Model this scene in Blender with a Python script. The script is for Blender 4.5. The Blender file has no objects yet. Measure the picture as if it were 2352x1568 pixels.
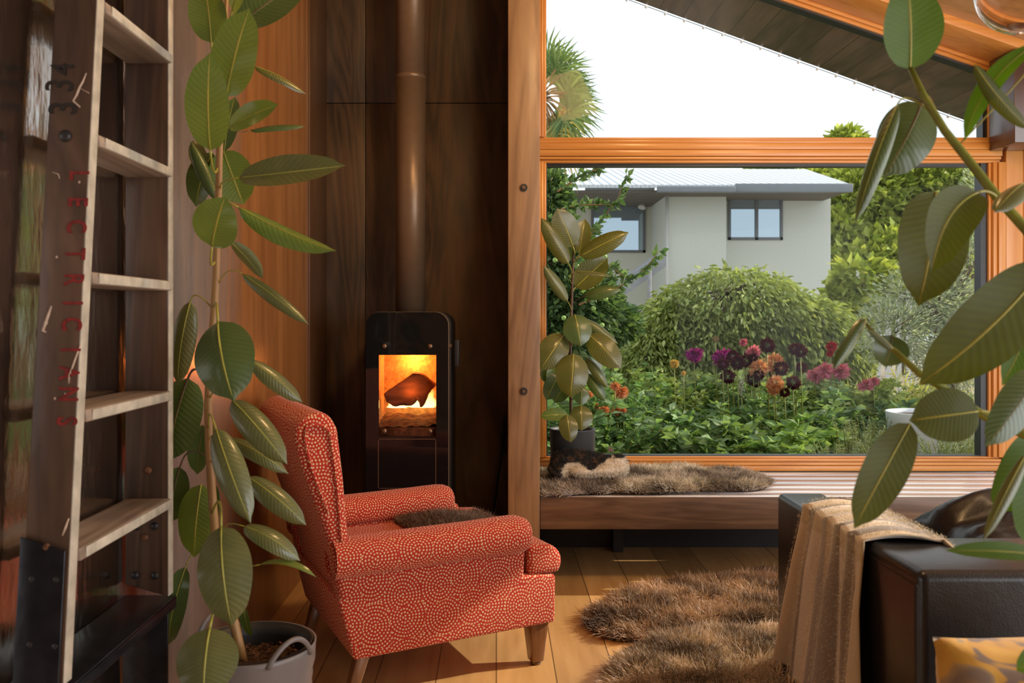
import bpy, bmesh, math, random
import numpy as np
from mathutils import Vector, Matrix, noise as mnoise
random.seed(7); rng = np.random.default_rng(7)
C = bpy.context.scene.collection
PI = math.pi
F = 2018.0; HX, HY, CH = 1140.0, 730.0, 1.2      # focal length in pixels, vanishing point, eye height

# ------------------------------------------------------------------ camera, sky, sun, daylight, exposure
cd = bpy.data.cameras.new('camera'); cam = bpy.data.objects.new('camera', cd); C.objects.link(cam)
cam.location = (0, 0, CH); cam.rotation_euler = (PI/2, 0, 0)
cd.sensor_width = 36; cd.lens = F/2352*36
cd.shift_x = (1176-HX)/2352; cd.shift_y = -(784-HY)/2352
cd.clip_end = 200; cd.clip_start = .05
cd.dof.use_dof = True; cd.dof.focus_distance = 3.9; cd.dof.aperture_fstop = 5.6
bpy.context.scene.camera = cam
w = bpy.data.worlds.new('sky'); bpy.context.scene.world = w; w.use_nodes = True
bgn = w.node_tree.nodes['Background']; bgn.inputs[0].default_value = (.90, .95, 1.0, 1); bgn.inputs[1].default_value = 1.22
def sun(dirv, e, col, ang):
    l = bpy.data.lights.new('sun', 'SUN'); l.energy = e; l.color = col; l.angle = ang
    o = bpy.data.objects.new('sun', l); C.objects.link(o)
    o.rotation_euler = Vector(dirv).to_track_quat('-Z', 'Y').to_euler(); o.location = (6, 6, 8)
sun((-.66, -.13, -.40), 4.6, (1, .86, .66), .012)
def area(name, loc, target, sx, sy, e, col):
    l = bpy.data.lights.new(name, 'AREA'); l.shape = 'RECTANGLE'; l.size = sx; l.size_y = sy; l.energy = e; l.color = col
    o = bpy.data.objects.new(name, l); C.objects.link(o); o.location = loc
    o.rotation_euler = (Vector(target)-Vector(loc)).to_track_quat('-Z', 'Y').to_euler()
    return o
# added area lights standing in for daylight from the unseen right side
area('daylight_fill_near', (3.2, -1.1, 1.3), (-.3, 3, .8), 2.4, 1.9, 60, (.93, .96, 1))
area('daylight_fill_side', (3.2, 1.6, 1.3), (-.6, 2.8, .7), 2.6, 1.9, 36, (1, .94, .86))
# added warm fill lights under the ceiling, without any fitting
area('warm_fill', (.6, 2.2, 3.0), (-.9, 3.6, 1.3), .4, .4, 24, (1, .60, .26))
area('warm_fill_window', (1.6, 2.6, 2.6), (1.6, 4.6, 1.9), .6, .6, 14, (1, .66, .36))
vs = bpy.context.scene.view_settings
vs.view_transform = 'Standard'; vs.look = 'None'; vs.gamma = 1; vs.exposure = 0.10; vs.use_curve_mapping = False

# ------------------------------------------------------------------ helpers
def P(px, py, d): return Vector(((px-HX)*d/F, d, CH-(py-HY)*d/F))
def nw(name, rough=.5, col=(.5,.5,.5), metal=0, spec=.5, coat=0, coat_r=.1, sheen=0):
    m = bpy.data.materials.new(name); m.use_nodes = True; nt = m.node_tree; b = nt.nodes['Principled BSDF']
    b.inputs['Base Color'].default_value = (*col, 1); b.inputs['Roughness'].default_value = rough
    b.inputs['Metallic'].default_value = metal; b.inputs['Specular IOR Level'].default_value = spec
    b.inputs['Coat Weight'].default_value = coat; b.inputs['Coat Roughness'].default_value = coat_r
    b.inputs['Sheen Weight'].default_value = sheen
    return m, nt, b
def N(nt, t, **k):
    n = nt.nodes.new(t)
    for a, v in k.items(): setattr(n, a, v)
    return n
def L(nt, a, b): nt.links.new(a, b)
def ramp(nt, fac, stops):
    r = N(nt, 'ShaderNodeValToRGB'); e = r.color_ramp.elements
    e[0].position = stops[0][0]; e[0].color = (*stops[0][1], 1); e[1].position = stops[-1][0]; e[1].color = (*stops[-1][1], 1)
    for p, c in stops[1:-1]:
        x = e.new(p); x.color = (*c, 1)
    L(nt, fac, r.inputs[0]); return r
def math_(nt, op, a, b=None, c=None):
    n = N(nt, 'ShaderNodeMath', operation=op)
    for i, v in enumerate((a, b, c)):
        if v is None: continue
        if isinstance(v, (int, float)): n.inputs[i].default_value = v
        else: L(nt, v, n.inputs[i])
    return n.outputs[0]
def bump(nt, b, h, strength=.3, dist=.01):
    n = N(nt, 'ShaderNodeBump'); n.inputs['Strength'].default_value = strength; n.inputs['Distance'].default_value = dist
    L(nt, h, n.inputs['Height']); L(nt, n.outputs[0], b.inputs['Normal']); return n
def wood(name, dark, light, grain='Z', rings=5, stretch=14, rough=.45, coat=.2, warp=1.0, bstr=.08, mottle=.35, plank=None, coat_r=.15):
    m, nt, b = nw(name, rough, dark, coat=coat, coat_r=coat_r)
    tc = N(nt, 'ShaderNodeTexCoord'); mp = N(nt, 'ShaderNodeMapping'); L(nt, tc.outputs['Object'], mp.inputs[0])
    s = [stretch]*3; s['XYZ'.index(grain)] = .9; mp.inputs['Scale'].default_value = s
    n1 = N(nt, 'ShaderNodeTexNoise'); n1.inputs['Scale'].default_value = .35*rings/5; n1.inputs['Detail'].default_value = 3; n1.inputs['Distortion'].default_value = warp
    L(nt, mp.outputs[0], n1.inputs['Vector'])
    r1 = math_(nt, 'PINGPONG', math_(nt, 'MULTIPLY', n1.outputs[0], 14.0), 1.0)
    n2 = N(nt, 'ShaderNodeTexNoise'); n2.inputs['Scale'].default_value = 5; n2.inputs['Detail'].default_value = 6; L(nt, mp.outputs[0], n2.inputs['Vector'])
    n3 = N(nt, 'ShaderNodeTexNoise'); n3.inputs['Scale'].default_value = 1.6; n3.inputs['Detail'].default_value = 4; L(nt, tc.outputs['Object'], n3.inputs['Vector'])
    f = math_(nt, 'ADD', math_(nt, 'MULTIPLY', r1, .35), math_(nt, 'MULTIPLY', n2.outputs[0], .55))
    f = math_(nt, 'ADD', f, math_(nt, 'MULTIPLY', math_(nt, 'SUBTRACT', n3.outputs[0], .5), mottle*2))
    rp = ramp(nt, f, [(.15, dark), (.85, light)])
    col = rp.outputs[0]
    if plank:                                           # plank joints and per-plank tone
        axis, wdt, ln = plank
        sp = N(nt, 'ShaderNodeSeparateXYZ'); L(nt, tc.outputs['Object'], sp.inputs[0])
        a = sp.outputs[axis]; q = math_(nt, 'DIVIDE', a, wdt); idx = math_(nt, 'FLOOR', q)
        fr = math_(nt, 'ABSOLUTE', math_(nt, 'SUBTRACT', math_(nt, 'FRACT', q), .5))
        line = math_(nt, 'GREATER_THAN', fr, .5-.0022/wdt)
        wn = N(nt, 'ShaderNodeTexWhiteNoise', noise_dimensions='1D'); L(nt, idx, wn.inputs['W'])
        hs = N(nt, 'ShaderNodeHueSaturation'); L(nt, col, hs.inputs['Color'])
        L(nt, math_(nt, 'ADD', math_(nt, 'MULTIPLY', wn.outputs[0], .35), .82), hs.inputs['Value'])
        mx = N(nt, 'ShaderNodeMix', data_type='RGBA'); L(nt, line, mx.inputs[0]); L(nt, hs.outputs[0], mx.inputs[6]); mx.inputs[7].default_value = (*[c*.35 for c in dark], 1)
        col = mx.outputs[2]
    L(nt, col, b.inputs['Base Color'])
    bump(nt, b, f, bstr, .01)
    return m
def plain(name, col, rough=.6, nscale=40, var=.12, bstr=.1, **k):
    m, nt, b = nw(name, rough, col, **k)
    tc = N(nt, 'ShaderNodeTexCoord'); n1 = N(nt, 'ShaderNodeTexNoise'); n1.inputs['Scale'].default_value = nscale; n1.inputs['Detail'].default_value = 4
    L(nt, tc.outputs['Object'], n1.inputs['Vector'])
    rp = ramp(nt, n1.outputs[0], [(.3, tuple(c*(1-var) for c in col)), (.7, tuple(min(1, c*(1+var)) for c in col))])
    L(nt, rp.outputs[0], b.inputs['Base Color']); bump(nt, b, n1.outputs[0], bstr, .004)
    return m
def vcol(name, rough=.6, spec=.4, trans=0, sheen=0, twoside=None):
    """material whose base colour is the thing's own per-blade / per-leaf colour attribute"""
    m, nt, b = nw(name, rough, spec=spec, sheen=sheen)
    at = N(nt, 'ShaderNodeAttribute', attribute_name='tone'); L(nt, at.outputs['Color'], b.inputs['Base Color'])
    if trans:
        tr = N(nt, 'ShaderNodeBsdfTranslucent'); mixc = N(nt, 'ShaderNodeMix', data_type='RGBA', blend_type='MULTIPLY'); mixc.inputs[0].default_value = 1
        L(nt, at.outputs['Color'], mixc.inputs[6]); mixc.inputs[7].default_value = (1.0, 1.0, .45, 1); L(nt, mixc.outputs[2], tr.inputs[0])
        ms = N(nt, 'ShaderNodeMixShader'); ms.inputs[0].default_value = trans
        L(nt, b.outputs[0], ms.inputs[1]); L(nt, tr.outputs[0], ms.inputs[2]); L(nt, ms.outputs[0], nt.nodes['Material Output'].inputs[0])
    return m

LOCAL = set()                      # things whose parts are modelled in the thing's own frame
def link(name, me, mat, parent=None, smooth=True):
    if mat is not None and not me.materials:
        for x in (mat if isinstance(mat, (list, tuple)) else [mat]): me.materials.append(x)
    if smooth: me.polygons.foreach_set('use_smooth', [True]*len(me.polygons))
    o = bpy.data.objects.new(name, me); C.objects.link(o)
    if parent:
        o.parent = parent
        if parent.type == 'EMPTY' and parent.name not in LOCAL: o.matrix_parent_inverse = Matrix.Translation(parent.location).inverted()
    return o
def tag(o, label=None, cat=None, group=None, kind=None):
    if label: o['label'] = label
    if cat: o['category'] = cat
    if group: o['group'] = group
    if kind: o['kind'] = kind
    return o
def thing(name, loc, label, cat, group=None, rz=0):
    o = bpy.data.objects.new(name, None); C.objects.link(o); o.location = loc; o.rotation_euler = (0, 0, rz); o.empty_display_size = .05
    return tag(o, label, cat, group)
class MB:
    """collects faces in world coordinates (or local if built under a rotated thing)"""
    def __init__(s): s.v = []; s.f = []; s.uv = []; s.mi = []
    def add(s, vs, fs, uvs=None, mi=0):
        o = len(s.v); s.v += [tuple(x) for x in vs]
        for k, f in enumerate(fs):
            s.f.append([o+i for i in f]); s.mi.append(mi)
            s.uv += ([tuple(uvs[i]) for i in f] if uvs is not None else [(0, 0)]*len(f))
    def box(s, x0, x1, y0, y1, z0, z1, mi=0):
        v = [(x, y, z) for x in (x0, x1) for y in (y0, y1) for z in (z0, z1)]
        s.add(v, [(0,1,3,2), (4,6,7,5), (0,4,5,1), (2,3,7,6), (0,2,6,4), (1,5,7,3)], None, mi); return s
    def hexa(s, b, t, mi=0):             # bottom and top quads
        s.add(list(b)+list(t), [(3,2,1,0), (4,5,6,7), (0,1,5,4), (1,2,6,5), (2,3,7,6), (3,0,4,7)], None, mi); return s
    def prism(s, pts, a, b, axis=1, mi=0):    # polygon pts extruded along an axis from a to b
        def mk(p, t):
            l = list(p); l.insert(axis, t); return tuple(l)
        n = len(pts); v = [mk(p, a) for p in pts]+[mk(p, b) for p in pts]
        s.add(v, [tuple(range(n))[::-1], tuple(range(n, 2*n))]+[(i, (i+1) % n, n+(i+1) % n, n+i) for i in range(n)], None, mi); return s
    def tube(s, pts, r, n=8, mi=0, cap=True):
        pts = [Vector(p) for p in pts]; R = r if isinstance(r, (list, tuple)) else [r]*len(pts)
        up = Vector((0, 0, 1)); rings = []; prev = None
        for i, p in enumerate(pts):
            t = (pts[min(i+1, len(pts)-1)]-pts[max(i-1, 0)]).normalized()
            a = prev if prev is not None else (up if abs(t.z) < .9 else Vector((1, 0, 0)))
            x = (a-t*a.dot(t)); x = x.normalized() if x.length > 1e-6 else t.orthogonal().normalized(); prev = x; y = t.cross(x)
            rings.append([p+(x*math.cos(2*PI*k/n)+y*math.sin(2*PI*k/n))*R[i] for k in range(n)])
        v = [q for r_ in rings for q in r_]
        f = [(i*n+k, i*n+(k+1) % n, (i+1)*n+(k+1) % n, (i+1)*n+k) for i in range(len(pts)-1) for k in range(n)]
        if cap: f += [tuple(range(n))[::-1], tuple((len(pts)-1)*n+k for k in range(n))]
        s.add(v, f, None, mi); return s
    def lathe(s, prof, c, n=40, mi=0):      # prof: (r,z) list
        v = [(c[0]+r*math.cos(2*PI*k/n), c[1]+r*math.sin(2*PI*k/n), c[2]+z) for r, z in prof for k in range(n)]
        f = [(i*n+k, i*n+(k+1) % n, (i+1)*n+(k+1) % n, (i+1)*n+k) for i in range(len(prof)-1) for k in range(n)]
        s.add(v, f, None, mi); return s
    def ball(s, c, rx, ry=None, rz=None, n=12, m=8, mi=0):
        ry = ry or rx; rz = rz or rx; v = []; f = []
        for i in range(m+1):
            th = PI*i/m
            for k in range(n): v.append((c[0]+rx*math.sin(th)*math.cos(2*PI*k/n), c[1]+ry*math.sin(th)*math.sin(2*PI*k/n), c[2]+rz*math.cos(th)))
        f = [(i*n+k, (i+1)*n+k, (i+1)*n+(k+1) % n, i*n+(k+1) % n) for i in range(m) for k in range(n)]
        s.add(v, f, None, mi); return s
    def grid(s, fn, nu, nv, mi=0, closed_u=False):
        v = []; uv = []
        for i in range(nu+1):
            for j in range(nv+1):
                p = fn(i/nu, j/nv); v.append(p); uv.append((i/nu, j/nv))
        f = [(i*(nv+1)+j, (i+1)*(nv+1)+j, (i+1)*(nv+1)+j+1, i*(nv+1)+j+1) for i in range(nu) for j in range(nv)]
        s.add(v, f, uv, mi); return s
    def mesh(s, name):
        me = bpy.data.meshes.new(name); me.from_pydata(s.v, [], s.f)
        if s.uv:
            u = me.uv_layers.new(name='uv'); u.data.foreach_set('uv', np.array(s.uv, dtype=np.float32).ravel())
        if any(s.mi): me.polygons.foreach_set('material_index', s.mi)
        me.update(); return me
    def build(s, name, mat, parent=None, smooth=False, bevel=0, seg=2, sub=0, weld=False):
        o = link(name, s.mesh(name), mat, parent, smooth or bevel > 0 or sub > 0)
        if weld:
            bm = bmesh.new(); bm.from_mesh(o.data); bmesh.ops.remove_doubles(bm, verts=bm.verts, dist=1e-5); bmesh.ops.recalc_face_normals(bm, faces=bm.faces); bm.to_mesh(o.data); bm.free()
        if bevel:
            m = o.modifiers.new('bevel', 'BEVEL'); m.width = bevel; m.segments = seg; m.limit_method = 'ANGLE'; m.angle_limit = .6; m.harden_normals = False
        if sub:
            m = o.modifiers.new('sub', 'SUBSURF'); m.levels = m.render_levels = sub
        elif smooth and not bevel:
            pass
        return o
def struct(o, kind='structure'): o['kind'] = kind; return o
def soup(name, verts, nper, tones, mat, parent=None, faces_per=None):
    """verts (n, nper, 3) -> mesh of n little pieces; faces_per lists the faces of one piece; tones (n,3)"""
    n = verts.shape[0]; me = bpy.data.meshes.new(name)
    faces_per = faces_per or [tuple(range(nper))]
    me.vertices.add(n*nper); me.vertices.foreach_set('co', verts.astype(np.float32).ravel())
    sizes = [len(f) for f in faces_per]; flat = np.array([i for f in faces_per for i in f])
    idx = (np.arange(n)[:, None]*nper+flat[None, :]).ravel()
    tot = np.tile(sizes, n); start = np.concatenate([[0], np.cumsum(tot)[:-1]])
    me.loops.add(len(idx)); me.loops.foreach_set('vertex_index', idx.astype(np.int32))
    me.polygons.add(len(tot)); me.polygons.foreach_set('loop_start', start.astype(np.int32))
    me.update(calc_edges=True); me.validate()
    a = me.color_attributes.new('tone', 'FLOAT_COLOR', 'POINT')
    c = np.ones((n, nper, 4), dtype=np.float32)
    tones = np.asarray(tones, dtype=np.float32)
    if tones.ndim == 2: c[:, :, :3] = tones[:, None, :]
    else: c[:, :, :3] = tones
    a.data.foreach_set('color', c.ravel())
    return link(name, me, mat, parent)
def unit(a): return a/np.maximum(np.linalg.norm(a, axis=-1, keepdims=True), 1e-9)
def leaves(name, pos, dirs, length, width, tones, mat, parent=None, fold=.25):
    """small leaves: each one two folded faces along its midrib"""
    n = len(pos); d = unit(dirs); r = unit(rng.normal(size=(n, 3))); s = unit(np.cross(d, r)); nn = np.cross(s, d)
    l = (length*rng.uniform(.7, 1.25, n))[:, None]; wd = (width*rng.uniform(.75, 1.2, n))[:, None]
    base = pos; tip = pos+d*l; mid = pos+d*l*.45
    a = mid+s*wd*.5+nn*wd*fold; b = mid-s*wd*.5+nn*wd*fold; m2 = pos+d*l*.5-nn*wd*.05
    v = np.stack([base, a, tip, b, m2], 1)
    return soup(name, v, 5, tones, mat, parent, [(0, 1, 2, 4), (0, 4, 2, 3)])
def tones(n, a, b, jit=.12):
    a = np.array(a); b = np.array(b); t = rng.random((n, 1)); return np.clip((a*(1-t)+b*t)*(1+rng.normal(0, jit, (n, 1))), 0, 1)
def fur(name, pos, nor, length, width, tns, mat, parent=None, lay=(0, 0, 0), jitter=.5, curl=.4, clump=None):
    """blades of fur: five-point tapered, bent strands"""
    n = len(pos); d = unit(nor+np.array(lay)+rng.normal(0, jitter, (n, 3)))
    if clump is not None: d = unit(d+clump)
    l = (length*rng.uniform(.6, 1.2, n))[:, None]
    s = unit(np.cross(d, rng.normal(size=(n, 3))))*width*.5
    bend = rng.normal(0, curl, (n, 3))+np.array([0, 0, -.35])
    p1 = pos+d*l*.5+bend*l*.10; p2 = pos+d*l*.85+bend*l*.4
    v = np.stack([pos-s, pos+s, p1+s*.8, p1-s*.8, p2], 1)
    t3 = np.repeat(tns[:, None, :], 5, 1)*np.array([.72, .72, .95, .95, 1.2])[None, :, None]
    return soup(name, v, 5, np.clip(t3, 0, 1), mat, parent, [(0, 1, 2, 3), (3, 2, 4)])
def vnoise(p, s, seed=0): return np.array([mnoise.noise(Vector((q[0]*s+seed, q[1]*s, q[2]*s))) for q in p])

# ------------------------------------------------------------------ materials
M = {}
M['ply_dark'] = wood('dark stained plywood', (.038,.026,.017), (.135,.078,.040), 'Z', 6, 5, .42, .15, 2.2, .06, .6)
M['ply_left'] = wood('reddish stained plywood', (.20,.078,.022), (.31,.13,.040), 'Z', 4, 5, .30, .5, 1.0, .05, .3, None, .2)
M['ply_trim'] = wood('brown plywood trim', (.07,.032,.013), (.11,.05,.02), 'Z', 4, 6, .4, .2, 1, .05, .3)
M['post'] = wood('grey brown timber', (.17,.09,.042), (.35,.21,.105), 'Z', 6, 8, .5, .1, 1.8, .06, .4)
M['cedar'] = wood('orange cedar', (.54,.20,.035), (.70,.32,.075), 'X', 6, 12, .38, .3, .5, .05, .15)
M['cedar_v'] = wood('orange cedar upright', (.54,.20,.035), (.70,.32,.075), 'Z', 6, 12, .38, .3, .5, .05, .15)
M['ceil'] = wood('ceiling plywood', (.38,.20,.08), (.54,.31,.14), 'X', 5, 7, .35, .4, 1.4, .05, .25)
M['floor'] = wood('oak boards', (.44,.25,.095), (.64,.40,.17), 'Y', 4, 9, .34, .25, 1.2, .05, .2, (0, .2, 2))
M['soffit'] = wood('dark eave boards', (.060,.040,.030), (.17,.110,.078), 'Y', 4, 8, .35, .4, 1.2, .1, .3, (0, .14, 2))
M['walnut'] = wood('walnut fascia', (.085,.045,.025), (.21,.125,.075), 'X', 6, 7, .45, .2, 2.0, .05, .5)
M['slat'] = wood('lacquered slat', (.50,.47,.50), (.62,.59,.63), 'X', 4, 9, .22, 1.0, 1, .02, .2, None, .12)  # pale lilac grey has the sky's reflection on the lacquer mixed into the colour
M['darkbeam'] = wood('dark red brown timber', (.035,.015,.009), (.09,.035,.018), 'Z', 4, 7, .35, .5, 1, .05, .3)
M['black'] = plain('black metal', (.018,.018,.020), .45, 60, .2, .05)
M['gasket'] = plain('black gasket', (.02,.022,.026), .35, 60, .2, .02)
M['blackglass'] = nw('black ceramic glass', .04, (.008,.008,.009), spec=.6)[0]
M['steel_dark'] = plain('blackened steel plate', (.022,.024,.030), .28, 30, .3, .05, metal=.6)
M['bronze'] = plain('brown painted flue', (.20,.135,.085), .38, 30, .05, .02, metal=.35)
M['stud'] = plain('bronze stud', (.22,.14,.09), .35, 60, .1, .02, metal=.7)
M['rust'] = plain('rusty bolt', (.16,.07,.035), .6, 200, .4, .2, metal=.4)
M['ladderwood'] = wood('old brown ladder wood', (.050,.026,.015), (.140,.075,.042), 'Z', 5, 14, .5, .15, 1.5, .12, .6)
M['tread'] = wood('worn grey tread', (.17,.12,.085), (.42,.33,.26), 'Y', 5, 12, .6, .1, 1.2, .15, .7)
M['paintedge'] = plain('worn pale edge', (.46,.42,.34), .6, 25, .25, .2)
M['redpaint'] = plain('faded red stencil paint', (.20,.012,.010), .6, 90, .45, .05)
M['inkblack'] = plain('black marker', (.016,.012,.010), .6, 90, .2, .02)
M['creampaint'] = plain('dried cream paint', (.55,.42,.32), .6, 90, .2, .05)
M['soil'] = plain('potting soil', (.055,.026,.013), .95, 90, .6, .8)
M['barkchip'] = plain('bark chip', (.20,.09,.045), .9, 60, .4, .3)
M['trug'] = plain('grey plastic', (.17,.155,.155), .38, 20, .05, .02)
M['liner'] = plain('black liner', (.016,.017,.018), .5, 20, .1, .05)
M['potgrey'] = plain('charcoal pot', (.040,.043,.048), .45, 20, .06, .02)
M['stem'] = wood('green brown stem', (.24,.12,.035), (.42,.24,.07), 'Z', 4, 20, .5, .1, 1, .1, .5)
M['stemgreen'] = plain('green stem', (.20,.22,.03), .4, 40, .2, .05)
M['stemdark'] = plain('dark red green stem', (.10,.055,.022), .45, 40, .3, .05)
M['fur'] = vcol('sheepskin wool', .65, .3, .15, .4)
M['hide'] = plain('brown hide', (.06,.035,.022), .95, 60, .3, .3)
M['catfur'] = vcol('cat fur', .6, .3, .1, .3)
M['leaf_out'] = vcol('garden leaf', .5, .35, .42)
M['dry_out'] = vcol('garden matter', .85, .2, 0)
M['petal'] = vcol('petal', .6, .3, .3)
M['leather'] = None

def leather():
    m, nt, b = nw('black leather', .38, (.008,.007,.008), spec=.35, coat=.35, coat_r=.22)
    tc = N(nt, 'ShaderNodeTexCoord'); v = N(nt, 'ShaderNodeTexVoronoi'); v.inputs['Scale'].default_value = 240; L(nt, tc.outputs['Object'], v.inputs['Vector'])
    n1 = N(nt, 'ShaderNodeTexNoise'); n1.inputs['Scale'].default_value = 9; n1.inputs['Detail'].default_value = 3; L(nt, tc.outputs['Object'], n1.inputs['Vector'])
    h = math_(nt, 'ADD', math_(nt, 'MULTIPLY', v.outputs[0], .12), n1.outputs[0]); bump(nt, b, h, .22, .012)
    return m
M['leather'] = leather()
def rubber(name, top, under, rib, trans=.18, rough=.30, coat=.55, vb=.16):
    """rubber plant leaf: glossy upper side, matt paler under side, pale midrib and fine side veins"""
    m, nt, b = nw(name, rough, top, spec=.6, coat=coat, coat_r=.16)
    uv = N(nt, 'ShaderNodeUVMap', uv_map='uv'); sp = N(nt, 'ShaderNodeSeparateXYZ'); L(nt, uv.outputs[0], sp.inputs[0])
    ax = math_(nt, 'ABSOLUTE', math_(nt, 'SUBTRACT', sp.outputs[0], .5))
    vein = math_(nt, 'SINE', math_(nt, 'MULTIPLY', math_(nt, 'SUBTRACT', sp.outputs[1], math_(nt, 'MULTIPLY', ax, .30)), 105))
    tc = N(nt, 'ShaderNodeTexCoord'); nz = N(nt, 'ShaderNodeTexNoise'); nz.inputs['Scale'].default_value = 14; L(nt, tc.outputs['Object'], nz.inputs['Vector'])
    midrib = math_(nt, 'LESS_THAN', ax, .022)
    geo = N(nt, 'ShaderNodeNewGeometry')
    side = N(nt, 'ShaderNodeMix', data_type='RGBA'); L(nt, geo.outputs['Backfacing'], side.inputs[0]); side.inputs[6].default_value = (*top, 1); side.inputs[7].default_value = (*under, 1)
    v2 = N(nt, 'ShaderNodeMix', data_type='RGBA', blend_type='MULTIPLY'); v2.inputs[0].default_value = 1; L(nt, side.outputs[2], v2.inputs[6])
    tone = math_(nt, 'ADD', math_(nt, 'MULTIPLY', vein, .06), math_(nt, 'ADD', math_(nt, 'MULTIPLY', nz.outputs[0], .5), .72))
    L(nt, tone, v2.inputs[7])
    fin = N(nt, 'ShaderNodeMix', data_type='RGBA'); L(nt, midrib, fin.inputs[0]); L(nt, v2.outputs[2], fin.inputs[6]); fin.inputs[7].default_value = (*rib, 1)
    L(nt, fin.outputs[2], b.inputs['Base Color'])
    rg = math_(nt, 'ADD', math_(nt, 'MULTIPLY', geo.outputs['Backfacing'], .22), rough); L(nt, rg, b.inputs['Roughness'])
    bump(nt, b, math_(nt, 'ADD', math_(nt, 'MULTIPLY', vein, vb), math_(nt, 'MULTIPLY', nz.outputs[0], 2.5)), .30, .004)
    tr = N(nt, 'ShaderNodeBsdfTranslucent'); mc = N(nt, 'ShaderNodeMix', data_type='RGBA', blend_type='MULTIPLY'); mc.inputs[0].default_value = 1
    L(nt, fin.outputs[2], mc.inputs[6]); mc.inputs[7].default_value = (3.2, 2.6, .5, 1); L(nt, mc.outputs[2], tr.inputs[0])
    ms = N(nt, 'ShaderNodeMixShader'); ms.inputs[0].default_value = trans; L(nt, b.outputs[0], ms.inputs[1]); L(nt, tr.outputs[0], ms.inputs[2])
    L(nt, ms.outputs[0], nt.nodes['Material Output'].inputs[0])
    return m
M['rub_green'] = rubber('rubber leaf mid green', (.045,.125,.008), (.12,.20,.030), (.38,.36,.06))
M['rub_deep'] = rubber('rubber leaf deep green', (.014,.045,.010), (.06,.11,.025), (.22,.27,.06), .12, .24)
M['rub_teal'] = rubber('rubber leaf blue green', (.028,.062,.030), (.11,.13,.04), (.30,.36,.12), .10, .22)
M['rub_olive'] = rubber('rubber leaf olive', (.055,.068,.008), (.09,.10,.012), (.24,.19,.025), .16, .26)
M['rub_back'] = rubber('rubber leaf backlit olive', (.060,.085,.006), (.060,.085,.006), (.22,.19,.02), .34, .42, .08, .08)
M['rub_backgreen'] = rubber('rubber leaf backlit green', (.050,.125,.006), (.050,.125,.006), (.20,.22,.03), .36, .42, .08, .08)
def fabric():
    m, nt, b = nw('red fabric with dotted circles', .85, (.5,.03,.02), sheen=.12)
    uv = N(nt, 'ShaderNodeUVMap', uv_map='uv')
    nzd = N(nt, 'ShaderNodeTexNoise'); nzd.inputs['Scale'].default_value = 9; L(nt, uv.outputs[0], nzd.inputs['Vector'])
    w0 = N(nt, 'ShaderNodeVectorMath', operation='SCALE'); L(nt, nzd.outputs['Color'], w0.inputs[0]); w0.inputs['Scale'].default_value = .012
    q = N(nt, 'ShaderNodeVectorMath', operation='ADD'); L(nt, uv.outputs[0], q.inputs[0]); L(nt, w0.outputs[0], q.inputs[1])
    vo = N(nt, 'ShaderNodeTexVoronoi', voronoi_dimensions='2D'); vo.inputs['Scale'].default_value = 9.5; vo.inputs['Randomness'].default_value = .75; L(nt, q.outputs[0], vo.inputs['Vector'])
    df = N(nt, 'ShaderNodeVectorMath', operation='SUBTRACT'); L(nt, q.outputs[0], df.inputs[0]); L(nt, vo.outputs['Position'], df.inputs[1])
    sp = N(nt, 'ShaderNodeSeparateXYZ'); L(nt, df.outputs[0], sp.inputs[0])
    r = math_(nt, 'SQRT', math_(nt, 'ADD', math_(nt, 'POWER', sp.outputs[0], 2), math_(nt, 'POWER', sp.outputs[1], 2)))
    rf = math_(nt, 'DIVIDE', r, .0112); ri = math_(nt, 'ADD', math_(nt, 'FLOOR', rf), .5); fr = math_(nt, 'SUBTRACT', math_(nt, 'FRACT', rf), .5)
    an = math_(nt, 'DIVIDE', math_(nt, 'ARCTAN2', sp.outputs[1], sp.outputs[0]), 2*PI)
    nn = math_(nt, 'ROUND', math_(nt, 'MULTIPLY', ri, 6.6)); af = math_(nt, 'SUBTRACT', math_(nt, 'FRACT', math_(nt, 'MULTIPLY', an, nn)), .5)
    dd = math_(nt, 'SQRT', math_(nt, 'ADD', math_(nt, 'POWER', fr, 2), math_(nt, 'POWER', math_(nt, 'MULTIPLY', af, .85), 2)))
    n2 = N(nt, 'ShaderNodeTexNoise'); n2.inputs['Scale'].default_value = 130; L(nt, uv.outputs[0], n2.inputs['Vector'])
    dd = math_(nt, 'ADD', dd, math_(nt, 'MULTIPLY', math_(nt, 'SUBTRACT', n2.outputs[0], .5), .35))
    rp = ramp(nt, dd, [(.20, (.74,.52,.28)), (.31, (.44,.018,.009))])
    L(nt, rp.outputs[0], b.inputs['Base Color'])
    bump(nt, b, dd, -.25, .003)
    return m
M['fabric'] = fabric()

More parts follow.
